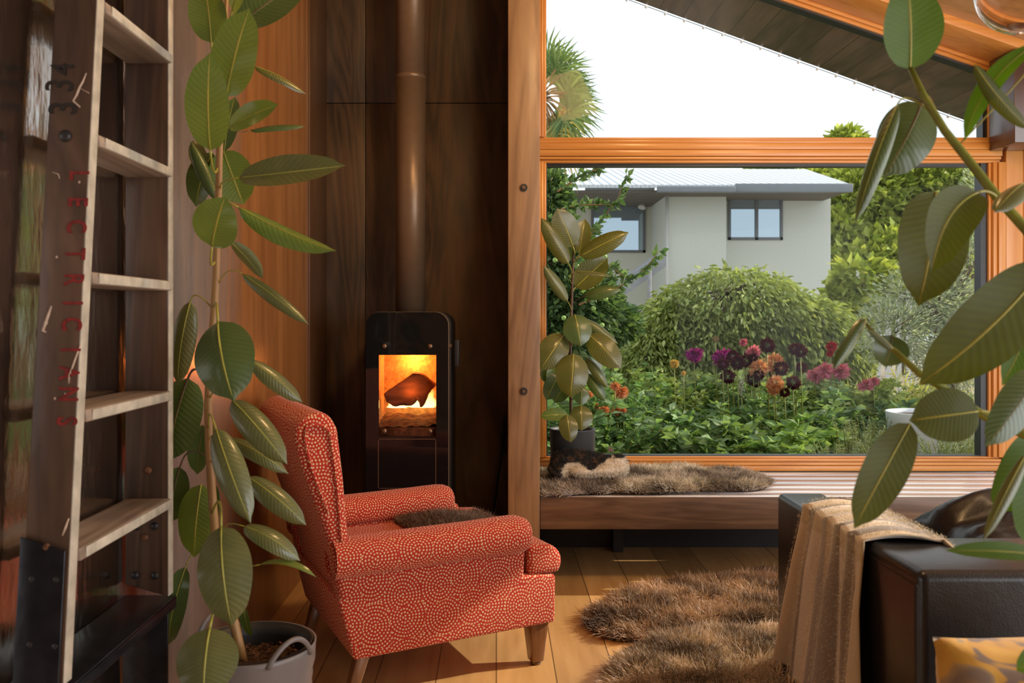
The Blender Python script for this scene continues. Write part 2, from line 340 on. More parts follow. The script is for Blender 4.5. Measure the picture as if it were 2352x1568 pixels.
# ================================================================== THE SETTING
WY = 4.6                                                  # inner face of the window wall
XL = -.90                                                 # left wall
mb = MB(); mb.box(XL-.1, 3.35, -2.6, WY+.02, -.12, 0); struct(mb.build('floor', M['floor']))
mb = MB(); mb.box(XL-.12, XL, -2.6, 4.18, 0, 3.9); struct(mb.build('wall_left', M['ply_left']))
def steelwall():
    m, nt, b = nw('lacquered sheet lining', .17, (.42,.37,.32), metal=1)
    tc = N(nt, 'ShaderNodeTexCoord'); mp = N(nt, 'ShaderNodeMapping'); L(nt, tc.outputs['Object'], mp.inputs[0]); mp.inputs['Scale'].default_value = (1, 1.6, .55)
    n1 = N(nt, 'ShaderNodeTexNoise'); n1.inputs['Scale'].default_value = 15; n1.inputs['Detail'].default_value = 5; L(nt, mp.outputs[0], n1.inputs['Vector'])
    n2 = N(nt, 'ShaderNodeTexNoise'); n2.inputs['Scale'].default_value = 1.5; L(nt, tc.outputs['Object'], n2.inputs['Vector'])
    mp2 = N(nt, 'ShaderNodeMapping'); L(nt, tc.outputs['Object'], mp2.inputs[0]); mp2.inputs['Scale'].default_value = (5, 5, .5)
    n3 = N(nt, 'ShaderNodeTexNoise'); n3.inputs['Scale'].default_value = 3; n3.inputs['Detail'].default_value = 5; L(nt, mp2.outputs[0], n3.inputs['Vector'])
    bump(nt, b, n1.outputs[0], .42, .006)
    sp = N(nt, 'ShaderNodeSeparateXYZ'); L(nt, tc.outputs['Object'], sp.inputs[0])
    mr = N(nt, 'ShaderNodeMapRange'); L(nt, math_(nt, 'ADD', sp.outputs[1], math_(nt, 'MULTIPLY', math_(nt, 'SUBTRACT', n3.outputs[0], .5), .5)), mr.inputs[0]); mr.inputs[1].default_value = 2.15; mr.inputs[2].default_value = 3.1
    met = ramp(nt, n2.outputs[0], [(.3, (.36,.31,.27)), (.7, (.68,.66,.64))]); ply = ramp(nt, n3.outputs[0], [(.3, (.20,.078,.022)), (.7, (.31,.13,.040))])
    mx = N(nt, 'ShaderNodeMix', data_type='RGBA'); L(nt, mr.outputs[0], mx.inputs[0]); L(nt, met.outputs[0], mx.inputs[6]); L(nt, ply.outputs[0], mx.inputs[7]); L(nt, mx.outputs[2], b.inputs['Base Color'])
    L(nt, math_(nt, 'SUBTRACT', 1.0, mr.outputs[0]), b.inputs['Metallic']); L(nt, math_(nt, 'ADD', .15, math_(nt, 'MULTIPLY', mr.outputs[0], .15)), b.inputs['Roughness']); return m
mb = MB(); mb.box(XL, XL+.003, -2.5, 4.178, 0, 3.76); struct(mb.build('wall_left_lining', steelwall()))
mb = MB(); mb.box(XL-.12, XL+.012, 4.183, WY, 0, 3.9); struct(mb.build('trim_1', M['ply_trim'], bevel=.002))
# stove wall: panels with open joints
mb = MB()
for x0, x1 in ((XL-.02, -.686), (-.683, .2)):
    for z0, z1 in ((0, 2.322), (2.326, 3.9)): mb.box(x0, x1, WY, WY+.1, z0, z1)
struct(mb.build('wall_back', M['ply_dark'], bevel=.0015))
mb = MB(); mb.box(.06, .19, 4.05, WY-.002, 0, 3.38); struct(mb.build('wall_return', M['ply_dark']))
# timber post with two bolts
mb = MB(); mb.box(.052, .193, 3.9, 4.046, 0, 3.395); post = tag(mb.build('timber_post', M['post'], bevel=.004), 'square grey brown timber post with two bolt heads between stove and window', 'post')
for py in (431, 898):
    c = P(1203, py, 3.9); mb = MB(); mb.tube([(c.x, 3.902, c.z), (c.x, 3.893, c.z)], .0165, 20); bolt = mb.build('bolt_head', M['black'], post)
    mb = MB(); mb.tube([(c.x, 3.894, c.z), (c.x, 3.887, c.z)], .008, 12); mb.build('bolt_pin', M['stud'], bolt)
# window wall: cedar frame around two panes of glass
def head(x): return 3.372-.342*x                        # sloping top edge of the glass
def frame_strip(mb, x0, x1, z0, z1, y0, y1): mb.box(x0, x1, y0, y1, z0, z1)
fr = MB()
xa, xb = .262, 2.582
# bottom rail, sill step, transom (three grooved members), jambs
for z0, z1, y0 in ((.402, .428, 4.580), (.430, .446, 4.585), (.448, .462, 4.592), (.4625, .4725, 4.612)): fr.box(.19, 2.64, y0, 4.70, z0, z1)
for z0, z1, y0 in ((2.014, 2.028, 4.606), (2.029, 2.043, 4.592), (2.045, 2.078, 4.582), (2.080, 2.112, 4.582), (2.114, 2.132, 4.592), (2.133, 2.146, 4.606)): fr.box(.19, 2.64, y0, 4.70, z0, z1)
struct(fr.build('window_frame_horizontal', M['cedar'], bevel=.0015)); bpy.data.objects['window_frame_horizontal'].name = 'trim_2'
fr = MB()
for x0, x1, y0 in ((.20, .232, 4.582), (.2335, .248, 4.590), (.2495, xa, 4.604)):
    fr.box(x0, x1, y0, 4.70, .472, 2.014); fr.prism([(x0, 2.146), (x1, 2.146), (x1, head(x1)+.1), (x0, head(x0)+.1)], y0, 4.70, 1)
for x0, x1, y0 in ((2.585, 2.600, 4.612), (2.601, 2.622, 4.596), (2.624, 2.66, 4.586)):
    fr.box(x0, x1, y0, 4.70, .472, 2.014); fr.prism([(x0, 2.146), (x1, 2.146), (x1, head(x1)+.1), (x0, head(x0)+.1)], y0, 4.70, 1)
struct(fr.build('trim_3', M['cedar_v'], bevel=.0015))
fr = MB()
for a, b_, y0 in ((.012, .030, 4.615), (.031, .060, 4.600), (.062, .115, 4.588)):
    fr.prism([(.19, head(.19)+a), (2.66, head(2.66)+a), (2.66, head(2.66)+b_), (.19, head(.19)+b_)], y0, 4.70, 1)
struct(fr.build('trim_4', M['cedar'], bevel=.0015))
g = MB()                                                 # dark gaskets and spacer round the panes
g.box(xa, xa+.006, 4.625, 4.69, .472, 2.014); g.box(xb-.030, xb+.003, 4.628, 4.69, .472, 2.014); g.box(xa, xb, 4.64, 4.69, 2.000, 2.014); g.box(xa, xb, 4.63, 4.69, .4725, .476)
g.box(xb-.02, xb+.003, 4.628, 4.69, 2.146, head(xb)); g.prism([(xa, head(xa)), (xb, head(xb)), (xb, head(xb)+.014), (xa, head(xa)+.014)], 4.63, 4.69, 1)
struct(g.build('trim_5', M['gasket']))
def glass(name, tint=(1, 1, 1), refl=.05):
    m = bpy.data.materials.new(name); m.use_nodes = True; nt = m.node_tree; nt.nodes.remove(nt.nodes['Principled BSDF'])
    t = N(nt, 'ShaderNodeBsdfTransparent'); t.inputs[0].default_value = (*tint, 1); gl = N(nt, 'ShaderNodeBsdfGlossy'); gl.inputs['Roughness'].default_value = 0
    fz = N(nt, 'ShaderNodeFresnel'); fz.inputs[0].default_value = 1.45
    ms = N(nt, 'ShaderNodeMixShader'); L(nt, math_(nt, 'MULTIPLY', fz.outputs[0], refl*5), ms.inputs[0]); L(nt, t.outputs[0], ms.inputs[1]); L(nt, gl.outputs[0], ms.inputs[2])
    L(nt, ms.outputs[0], nt.nodes['Material Output'].inputs[0]); return m
M['glass'] = glass('clear window glass', (.97, .985, .98), .014)
for i, pts in enumerate(([(xa, .4725), (xb, .4725), (xb, 2.014), (xa, 2.014)], [(xa, 2.146), (xb, 2.146), (xb, head(xb)), (xa, head(xa))])):
    mb = MB(); mb.prism(pts, 4.660, 4.664, 1); struct(mb.build('window_%d' % (i+1), M['glass']))
# lower wall behind the bench, wall above, cedar boards right of the window
mb = MB(); mb.box(.19, 3.3, WY, WY+.1, 0, .40); struct(mb.build('wall_below_window', M['black']))
mb = MB()
for k in range(8):
    x0 = 2.662+k*.092; mb.box(x0, x0+.089, WY-.012, WY+.1, .0, 3.0)
struct(mb.build('wall_right_of_window', M['cedar_v'], bevel=.002))
def ceil_z(x): return 3.465-.342*x
mb = MB(); mb.prism([(XL-.1, ceil_z(XL-.1)), (3.35, ceil_z(3.35)), (3.35, ceil_z(3.35)+.12), (XL-.1, ceil_z(XL-.1)+.12)], -2.6, 4.72, 1); struct(mb.build('ceiling', M['ceil']))
mb = MB(); mb.prism([(.19, ceil_z(.19)-.045), (3.2, ceil_z(3.2)-.045), (3.2, ceil_z(3.2)+.01), (.19, ceil_z(.19)+.01)], 4.345, 4.6, 1); struct(mb.build('trim_6', M['cedar'], bevel=.002))
mb = MB(); mb.prism([(2.572, 2.07), (3.2, 2.07), (3.2, ceil_z(3.2)-.05), (2.572, ceil_z(2.572)-.05)], 4.36, 4.586, 1)
tag(mb.build('timber_header', M['darkbeam'], bevel=.003), 'dark red brown timber header fixed high right of the window', 'beam')
# rear wall and a stub of right wall, the rest left open for daylight
mb = MB(); mb.prism([(XL-.1, 0), (3.35, 0), (3.35, ceil_z(3.35)-.01), (XL-.1, ceil_z(XL-.1)-.01)], -2.6, -2.5, 1)
struct(mb.build('wall_rear', M['ply_left']))
mb = MB(); mb.box(3.3, 3.4, -2.6, -2.3, 0, 2.31)
struct(mb.build('wall_right', M['cedar_v']))
# eave: dark boarded soffit beyond the glass, black edge with the ends of the boards
z_eave = lambda x: 3.39-.342*x
mb = MB(); z = z_eave
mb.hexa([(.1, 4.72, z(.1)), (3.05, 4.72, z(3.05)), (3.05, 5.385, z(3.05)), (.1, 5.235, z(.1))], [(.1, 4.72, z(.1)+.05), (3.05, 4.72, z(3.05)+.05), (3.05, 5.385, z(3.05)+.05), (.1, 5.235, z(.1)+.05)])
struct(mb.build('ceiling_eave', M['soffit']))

# ================================================================== WINDOW BENCH
bench = thing('slatted_bench', (1.5, 4.2, 0), 'long low window bench with pale slatted top and walnut front board', 'bench')
ys = [3.932, 4.03, 4.14, 4.25, 4.37, 4.485]
for i, y0 in enumerate(ys):
    y1 = (ys[i+1]-.024) if i < 5 else 4.578
    mb = MB(); mb.box(.196, 2.655, y0, y1, .372, .40); mb.build('slat', M['slat'], bench, bevel=.003)
mb = MB(); mb.box(.196, 2.655, 3.93, 3.958, .255, .3995); mb.build('front_board', M['walnut'], bench, bevel=.002)
for x in (.6, 1.6, 2.4):
    mb = MB(); mb.box(x, x+.05, 3.96, 4.578, .30, .371); mb.build('bearer', M['darkbeam'], bench)
    mb = MB(); mb.box(x, x+.05, 4.50, 4.575, 0, .30); mb.build('leg', M['black'], bench)

# ================================================================== STOVE AND FLUE
sx0, sx1, sy0, sy1, sh = -.602, -.222, 4.05, 4.50, 1.228
stove = thing('wood_stove', (-.41, 4.27, 0), 'tall slim black wood stove with a lit log behind its glass', 'stove')
def rr(x0, x1, z0, z1, r, n=8, bottom=False):
    pts = []
    for cx, cz, a0 in ((x1-r, z1-r, 0), (x0+r, z1-r, PI/2)): pts += [(cx+r*math.cos(a0+k*PI/2/n), cz+r*math.sin(a0+k*PI/2/n)) for k in range(n+1)]
    return pts+[(x0, z0), (x1, z0)]
def ringplate(mb, outer, inner, y0, y1):
    """plate with a rectangular hole; outer = polygon list, inner=(x0,x1,z0,z1)"""
    x0, x1, z0, z1 = inner; bm = bmesh.new()
    ov = [bm.verts.new((p[0], y0, p[1])) for p in outer]; iv = [bm.verts.new((a, y0, b)) for a, b in ((x0, z0), (x1, z0), (x1, z1), (x0, z1))]
    ed = [bm.edges.new((ov[i], ov[(i+1) % len(ov)])) for i in range(len(ov))]+[bm.edges.new((iv[i], iv[(i+1) % 4])) for i in range(4)]
    bmesh.ops.triangle_fill(bm, use_beauty=True, edges=ed)
    r = bmesh.ops.extrude_face_region(bm, geom=bm.faces[:]); bmesh.ops.translate(bm, verts=[e for e in r['geom'] if isinstance(e, bmesh.types.BMVert)], vec=(0, y1-y0, 0))
    bmesh.ops.recalc_face_normals(bm, faces=bm.faces); bm.verts.ensure_lookup_table(); bm.verts.index_update()
    mb.add([v.co[:] for v in bm.verts], [tuple(v.index for v in f.verts) for f in bm.faces]); bm.free()
def sp_(px, py): p = P(px, py, 4.05); return p.x, p.z
wx0, wz1 = sp_(870, 815); wx1, wz0 = sp_(1002, 1002)
# body shell: rounded tunnel with the fire chamber open at the front
outer = rr(sx0+.006, sx1+.012, .03, sh, .062)
mb = MB(); ringplate(mb, outer, (wx0-.01, wx1+.01, wz0-.02, wz1+.01), 4.075, 4.09)
n = len(outer); mb.add([(p[0], 4.09, p[1]) for p in outer]+[(p[0], sy1, p[1]) for p in outer], [(i, (i+1) % n, n+(i+1) % n, n+i) for i in range(n)]+[tuple(range(n, 2*n))])
mb.build('body', M['black'], stove)
# trim edge of bronze showing beyond the glass
e0 = rr(sx0+.001, sx1+.004, .03, sh+.001, .062); mb = MB(); ringplate(mb, e0, (wx0-.02, wx1+.02, wz0-.03, wz1+.02), 4.062, 4.074); mb.build('door_rim', M['bronze'], stove)
door = MB(); ringplate(door, rr(sx0, sx1, .035, sh-.001, .062), (wx0, wx1, wz0, wz1), 4.050, 4.061); dr = door.build('door', M['blackglass'], stove)
mb = MB(); mb.box(wx0-.004, wx1+.004, 4.063, 4.066, wz0-.004, wz1+.004); mb.build('window_pane', glass('fire glass', (.95, .86, .80), .05), dr)
lx0, lz1 = sp_(868, 1007); lx1, lz0 = sp_(1002, 1122)
mb = MB()
for a, b_, c, d in ((lx0, lx1, lz1-.004, lz1), (lx0, lx1, lz0, lz0+.004), (lx0, lx0+.004, lz0, lz1), (lx1-.004, lx1, lz0, lz1)): mb.box(a, b_, 4.0475, 4.0505, c, d)
mb.build('lower_panel_outline', M['stud'], dr)
for px, py in ((883, 795), (988, 795), (883, 990), (988, 990)):
    x, z_ = sp_(px, py); mb = MB(); mb.ball((x, 4.049, z_), .0115, .008, .0115, 16, 10); mb.build('stud', M['stud'], dr, smooth=True)
mb = MB(); a = P(1049, 780, 4.12); mb.box(a.x-.010, a.x+.012, 4.10, 4.14, P(0, 842, 4.12).z, a.z); mb.build('handle', M['black'], stove, bevel=.003)
mb = MB(); mb.box(-.232, -.207, 4.07, 4.10, P(0, 797, 4.08).z, P(0, 790, 4.08).z); mb.build('catch', M['stud'], stove)
mb = MB(); mb.box(sx0+.02, sx1-.02, 4.10, sy1-.03, 0, .03); mb.build('base', M['black'], stove)
# fire chamber of firebrick, open to the front
fb = plain('firebrick', (.55,.33,.16), .9, 60, .35, .6)
mb = MB(); cx0, cx1, cz0, cz1, cyb = wx0-.012, wx1+.012, wz0-.02, wz1+.012, 4.34
mb.box(cx0-.02, cx0, 4.091, cyb, cz0, cz1); mb.box(cx1, cx1+.02, 4.091, cyb, cz0, cz1); mb.box(cx0-.02, cx1+.02, cyb, cyb+.02, cz0, cz1); mb.box(cx0-.02, cx1+.02, 4.091, cyb+.02, cz1, cz1+.02)
mb.build('fire_chamber', fb, stove)
mb = MB(); mb.box(cx0, cx1, 4.091, cyb, cz0-.01, cz0+.055); mb.grid(lambda u, v: (cx0+u*(cx1-cx0), 4.095+v*(cyb-4.097), cz0+.062+.02*mnoise.noise(Vector((u*6, v*6, 1)))+.03*v), 20, 16); mb.build('ash_bed', plain('ash and ember bed', (.12,.06,.04), .9, 40, .6, .6), stove, smooth=True)
logm = wood('charred log', (.035,.012,.006), (.30,.11,.05), 'X', 5, 10, .8, 0, 2.5, .5, .9)
def at_(px, py, d=4.17): p = P(px, py, d); return (p.x, p.z)
lp = [at_(*q) for q in ((882,903),(910,884),(951,855),(975,862),(1001,884),(984,903),(972,932),(966,935),(962,915),(947,930),(905,931),(889,921))]
mb = MB(); mb.prism(lp, 4.14, 4.24, 1)
lg = mb.build('burning_log', logm, bevel=.012, seg=3)
tag(lg, 'split log burning inside the stove behind the glass', 'log')
md = lg.modifiers.new('sub', 'SUBSURF'); md.subdivision_type = 'SIMPLE'; md.levels = md.render_levels = 3
tx = bpy.data.textures.new('barkrough', 'CLOUDS'); tx.noise_scale = .03; md = lg.modifiers.new('disp', 'DISPLACE'); md.texture = tx; md.strength = .014
def emis(name, stops, strength):
    m = bpy.data.materials.new(name); m.use_nodes = True; nt = m.node_tree; nt.nodes.remove(nt.nodes['Principled BSDF'])
    uv = N(nt, 'ShaderNodeUVMap', uv_map='uv'); sp = N(nt, 'ShaderNodeSeparateXYZ'); L(nt, uv.outputs[0], sp.inputs[0])
    rp = ramp(nt, sp.outputs[1], stops); em = N(nt, 'ShaderNodeEmission'); L(nt, rp.outputs[0], em.inputs[0]); em.inputs[1].default_value = strength
    tr = N(nt, 'ShaderNodeBsdfTransparent'); ms = N(nt, 'ShaderNodeMixShader')
    edge = math_(nt, 'MULTIPLY', math_(nt, 'SUBTRACT', 1.0, math_(nt, 'MULTIPLY', math_(nt, 'ABSOLUTE', math_(nt, 'SUBTRACT', sp.outputs[0], .5)), 2)), 1.6)
    al = math_(nt, 'MULTIPLY', math_(nt, 'MINIMUM', edge, 1.0), math_(nt, 'POWER', math_(nt, 'SUBTRACT', 1.0, sp.outputs[1]), .7))
    L(nt, al, ms.inputs[0]); L(nt, tr.outputs[0], ms.inputs[1]); L(nt, em.outputs[0], ms.inputs[2]); L(nt, ms.outputs[0], nt.nodes['Material Output'].inputs[0]); return m
fl = emis('flame', [(0, (1, .75, .28)), (.5, (1, .62, .18)), (1, (1, .25, .03))], 4.5)
mb = MB()
for k in range(16):
    bx = random.uniform(cx0+.03, cx1-.03); by = random.uniform(4.245, 4.32); h = random.uniform(.10, .20)*(1-abs(bx-(cx0+cx1)/2)/.2); ww = random.uniform(.02, .045); ph = random.uniform(0, 6); rot = random.uniform(-.5, .5)
    bz = cz0+.13
    def fn(u, v, bx=bx, by=by, h=h, ww=ww, ph=ph, rot=rot): 
        s_ = (u-.5)*ww*(1-v)**.6*2; return (bx+s_*math.cos(rot)+.012*math.sin(ph+v*5), by+s_*math.sin(rot), bz+v*h)
    mb.grid(fn, 4, 8)
flo = tag(mb.build('flame', fl, smooth=True), 'bright yellow flames rising behind the log in the stove', 'fire', kind='stuff')
def point(name, loc, e, col, r):
    l = bpy.data.lights.new(name, 'POINT'); l.energy = e; l.color = col; l.shadow_soft_size = r; o = bpy.data.objects.new(name, l); C.objects.link(o); o.location = loc
point('fire_glow', (-.405, 4.285, 1.0), 2.6, (1, .36, .07), .03)
point('fire_glow_front', (-.405, 4.115, .86), .25, (1, .34, .07), .03)
flue = thing('flue_pipe', (-.405, 4.3, sh), 'tall brown metal flue pipe rising from the stove', 'pipe')
mb = MB(); mb.lathe([(0, sh), (.0725, sh), (.0725, 2.372), (0, 2.372)], (-.42, 4.3, 0), 48); mb.build('lower_pipe', M['bronze'], flue, smooth=False).data.polygons.foreach_set('use_smooth', [True]*len(mb.f))
mb = MB(); mb.lathe([(0, 2.376), (.0715, 2.376), (.0715, 3.58), (0, 3.58)], (-.42, 4.3, 0), 48); mb.build('upper_pipe', M['bronze'], flue).data.polygons.foreach_set('use_smooth', [True]*len(mb.f))
mb = MB(); mb.lathe([(.071, 2.362), (.0755, 2.368), (.0765, 2.374), (.0755, 2.380), (.071, 2.386)], (-.42, 4.3, 0), 48); mb.build('joint_ring', M['bronze'], flue, smooth=True)
# fire tool leaning in the dark corner
mb = MB(); ft = thing('fire_poker', (.0, 4.45, 0), 'thin black twisted fire poker leaning beside the stove wall', 'fire tool')
a = P(1128, 1190, 4.45); a = Vector((a.x-.02, 4.45, 0.0)); b_ = P(1160, 985, 4.5)
pts = [a.lerp(b_, t) for t in np.linspace(0, 1, 8)]; mb.tube(pts, .006, 8); mb.build('rod', M['steel_dark'], ft)
mb = MB()
for s_ in (0, PI): 
    mb.tube([b_+Vector((.016*math.sin(PI*t)*math.cos(s_+7*t), .016*math.sin(PI*t)*math.sin(s_+7*t), -.13+.19*t)) for t in np.linspace(0, 1, 22)], .0055, 6)
mb.build('twisted_handle', M['steel_dark'], ft, smooth=True)

# ================================================================== LADDER ON ITS STEEL FOOT
lad = thing('step_ladder', (-.83, 1.85, 0), 'old wooden ladder with worn treads standing against the left wall', 'ladder')
LX0, LX1 = -.888, -.783                                   # back and front of the stiles
def near_y(z): return 1.62+(z-.53)*.105                   # the near stile splays towards the foot
FY = 2.10
def stile(name, zb, zt, yb, yt, thick, cut, mat, parent, LX0=-.888):
    mb = MB()
    # cut: the lower end is sawn at a slant
    def q(z, dy): return yb+(yt-yb)*(z-zb)/(zt-zb)+dy
    b = [(LX0, q(zb+cut, 0), zb+cut), (LX1-.002, q(zb, 0), zb), (LX1-.002, q(zb, thick), zb), (LX0, q(zb+cut, thick), zb+cut)]
    t = [(LX0, yt, zt), (LX1-.002, yt, zt), (LX1-.002, yt+thick, zt), (LX0, yt+thick, zt)]
    mb.hexa(b, t); return mb.build(name, mat, parent, bevel=.003)
s1 = stile('stile', .535, 2.6, near_y(.535)-.03, near_y(2.6)-.03, .03, .03, M['ladderwood'], lad, -.868)
s2 = stile('stile', .533, 2.6, FY, FY, .03, .03, M['ladderwood'], lad)
# pale worn front edges
mb = MB(); mb.hexa([(LX1-.003, near_y(.535)-.03, .535), (LX1, near_y(.535)-.03, .535), (LX1, near_y(.535), .535), (LX1-.003, near_y(.535), .535)], [(LX1-.003, near_y(2.6)-.03, 2.6), (LX1, near_y(2.6)-.03, 2.6), (LX1, near_y(2.6), 2.6), (LX1-.003, near_y(2.6), 2.6)])
tag(mb.build('worn_edge', M['paintedge'], s1, bevel=.001), 'pale worn front edge')
mb = MB(); mb.box(LX1-.003, LX1, FY, FY+.03, .535, 2.6); mb.build('worn_edge', M['paintedge'], s2, bevel=.001)
for z_ in (2.10, 1.832, 1.560, 1.289, 1.026, .769):
    y0 = near_y(z_)-.002; mb = MB()
    mb.hexa([(LX0+.004, y0, z_-.024), (LX1+.006, y0, z_-.024), (LX1+.006, FY+.002, z_-.024), (LX0+.004, FY+.002, z_-.024)], [(LX0+.004, y0, z_), (LX1+.003, y0, z_), (LX1+.003, FY+.002, z_), (LX0+.004, FY+.002, z_)])
    td = mb.build('tread', M['tread'], lad, bevel=.003)
    mb = MB(); mb.box(LX1+.004, LX1+.0068, y0+.022, FY+.006, z_-.022, z_-.002); mb.build('worn_nosing', M['paintedge'], td, bevel=.001)
def near_face(px, py, lift=.0015):                        # point on the camera-facing side of the near stile
    d = 1.65
    for _ in range(8): z_ = CH-(py-HY)*d/F; d = near_y(z_)-.03-lift
    return P(px, py, d)
def bolt(c, r, mat, nm='bolt'): 
    mb = MB(); mb.ball((c.x, c.y, c.z), r, r*.6, r, 14, 8); mb.build(nm, mat, lad, smooth=True)
bolt(near_face(150, 312), .012, M['black'], 'plug')
for px, py, m_ in ((340,1080,'rust'), (313,1209,'black'), (355,1208,'black'), (332,1234,'rust'), (310,1321,'black'), (356,1322,'black')): bolt(P(px, py, FY-.001), .0095, M[m_])
for px, py, m_ in ((107,1257,'rust'), (75,1330,'black'), (131,1331,'black'), (70,1480,'black'), (128,1484,'black')): bolt(near_face(px, py, .005), .0085, M[m_])
# stencilled and written marks on the near stile
def decal_text(txt, px, py, h, rot, mat, nm, sx=1, ext=.0006, bold=0):
    cu = bpy.data.curves.new(nm, 'FONT'); cu.body = txt; cu.size = h; cu.align_x = 'CENTER'; cu.align_y = 'CENTER'; cu.extrude = ext; cu.offset = bold; cu.space_character = 1.0
    t = bpy.data.objects.new('tmp', cu); C.objects.link(t); bpy.context.view_layer.update()
    me = bpy.data.meshes.new_from_object(t.evaluated_get(bpy.context.evaluated_depsgraph_get())); bpy.data.objects.remove(t)
    c = near_face(px, py, .0012); R = Matrix.Translation(c) @ Matrix.Rotation(-.105, 4, 'X') @ Matrix.Rotation(PI/2, 4, 'X') @ Matrix.Rotation(rot, 4, 'Z') @ Matrix.Diagonal((sx, 1, 1, 1))
    me.transform(R); me.materials.clear(); return me
def letters(name, items, mat, lab):
    for it in items: tag(link(name, decal_text(*it[:5], None, name, it[5], bold=it[6]), mat, s1, smooth=False), lab)
ys_ = [402, 463, 520, 583, 641, 696, 744, 803, 856, 905, 967]
letters('stencil_letter', [(c, 180-(y-400)*.05, y, .052, -PI/2, .72, .0012) for c, y in zip('LECTRICIANS', ys_)], M['redpaint'], 'faded red stencil letter')
letters('marker_digit', [('3', 148, 248, .078, PI/2, .75, .0007), ('3', 140, 196, .078, PI/2, .75, .0002), ('4', 146, 158, .066, PI/2, .8, .0002)], M['inkblack'], 'handwritten black digit')
for pts, r in (([(198,168),(190,188),(183,200),(176,218),(168,232),(184,246)], .0022), ([(185,203),(205,214)], .0012), ([(118,702),(112,720),(105,740),(98,760),(106,762)], .003),
               ([(185,792),(176,815),(168,838),(159,862),(158,880)], .0018), ([(158,1190),(150,1212),(143,1230)], .0022), ([(120,395),(134,400),(137,410)], .0012)):
    mb = MB(); q = [near_face(x, y, .0005) for x, y in pts]; mb.tube(q, [r*(.6+.5*math.sin(PI*i/(len(q)-1))) for i in range(len(q))], 6)
    tag(mb.build('paint_drip', M['creampaint'], s1, smooth=True), 'dried cream paint drip')
for x, y in ((182,418),(195,463),(107,742),(126,915),(150,905),(130,590)):
    mb = MB(); c = near_face(x, y, 0); mb.ball(c, .0022, .0008, .0028, 8, 5); mb.build('paint_spot', M['creampaint'], s1, smooth=True)
# steel foot: two bent side plates and a folded shelf
foot = thing('steel_ladder_foot', (-.83, 1.85, 0), 'black steel stand with folded shelf under the wooden ladder', 'stand')
mb = MB(); y0 = near_y(.6)-.036
mb.prism([(-.872, 0), (LX1-.006, 0), (LX1-.006, .775), (-.872, .800)], y0-.003, y0+.002, 1)
# follow the splay of the stile
o_ = mb.build('side_plate', M['steel_dark'], foot, bevel=.001)
o_.data.transform(Matrix.Translation((0, y0, .6)) @ Matrix.Rotation(-.105, 4, 'X') @ Matrix.Translation((0, -y0, -.6)))
mb = MB(); mb.box(LX0-.005, LX1-.002, FY-.001, FY+.004, 0, .525); mb.build('side_plate', M['steel_dark'], foot, bevel=.001)
mb = MB(); mb.box(LX0-.008, LX1+.008, near_y(.5)-.06, FY+.03, .522, .529); mb.box(LX1+.004, LX1+.008, near_y(.5)-.06, FY+.03, .500, .528); mb.build('shelf', M['steel_dark'], foot, bevel=.002)

# ================================================================== RUBBER PLANTS
def wprof(t, tipk=1.0):
    a = math.sin(PI*min(1, t**.86))**.56 if t < 1 else 0
    return max(0, a)*(1 if t < .86 else max(.04, 1-((t-.86)/.14)**1.3*.85))
def leaf(parent, pb, pt, wpx, d0, d1, mat='rub_green', roll=0, bow=.06, cup=.10, stem=None, droop=0, fold=None, top=True, wave=.012, nrm=(0, -1, .25), sd=1, swoop=0):
    """one leaf from base px to tip px; roll turns its face away, bow bends it along its length, fold rolls its edges up"""
    A = P(*pb, d0); B = P(*pt, d1); Wd = wpx*(d0+d1)/2/F/2/max(.35, math.cos(roll))
    ln = (B-A).length; t = (B-A).normalized(); n_ = Vector(nrm); n_ = (n_-t*n_.dot(t)).normalized()
    n_ = Matrix.Rotation(roll, 3, t) @ n_; s_ = t.cross(n_); NU, NV = 10, 18
    if not top: pass
    ph = random.uniform(0, 6)
    v = []; uv = []
    for j in range(NV+1):
        tt = j/NV; c = A+(B-A)*tt+n_*ln*bow*4*tt*(1-tt)+Vector((0, 0, -1))*ln*droop*tt*tt*0+s_*swoop*ln*4*tt*(1-tt)
        wv = Wd*wprof(tt)
        for i in range(NU+1):
            u = i/NU*2-1; q = abs(u)
            if fold: # edges roll over: arc instead of plane
                ang = fold*q; off = wv*(math.sin(ang)/fold)*(1 if u > 0 else -1); up = wv*(1-math.cos(ang))/fold
                p = c+s_*off+n_*up*(-1)
            else:
                p = c+s_*wv*u+n_*(wv*q**1.3*cup*2)
            p = p+n_*(wave*Wd*8*math.sin(tt*9+ph+(1.5 if u > 0 else 0))*q*q*.25)
            v.append(p); uv.append((i/NU, tt))
    f = [(j*(NU+1)+i, j*(NU+1)+i+1, (j+1)*(NU+1)+i+1, (j+1)*(NU+1)+i) for j in range(NV) for i in range(NU)]
    if top != (s_.cross(t).dot(n_) < 0): f = [a[::-1] for a in f]
    mb = MB(); mb.add(v, f, uv); lf = mb.build('leaf', M[mat], parent, smooth=True)
    # raised midrib continuing into the petiole
    mb = MB(); r = max(.0012, Wd*.045)
    rib = [A+(B-A)*tt+n_*ln*bow*4*tt*(1-tt)+s_*swoop*ln*4*tt*(1-tt) for tt in np.linspace(0, .94, 12)]
    mb.tube([p for p in rib], [r*(1-.8*k/11) for k in range(12)], 6)
    if stem:
        S = P(*stem, d0 if len(stem) < 3 else stem[2]) if len(stem) == 2 else P(stem[0], stem[1], stem[2])
        tan = (rib[1]-rib[0]).normalized()*-1*(S-A).length*.5
        pts = []
        for k in range(9):
            q = k/8; p1 = A+tan; p2 = S+Vector((0, 0, 0)); pts.append(A*(1-q)**2+p1*2*q*(1-q)+p2*q*q)
        mb.tube(pts, r*1.1, 6)
    mb.build('midrib', M['stemdark'] if mat == 'rub_deep' and random.random() < .3 else M['rib'], lf, smooth=True)
    return lf
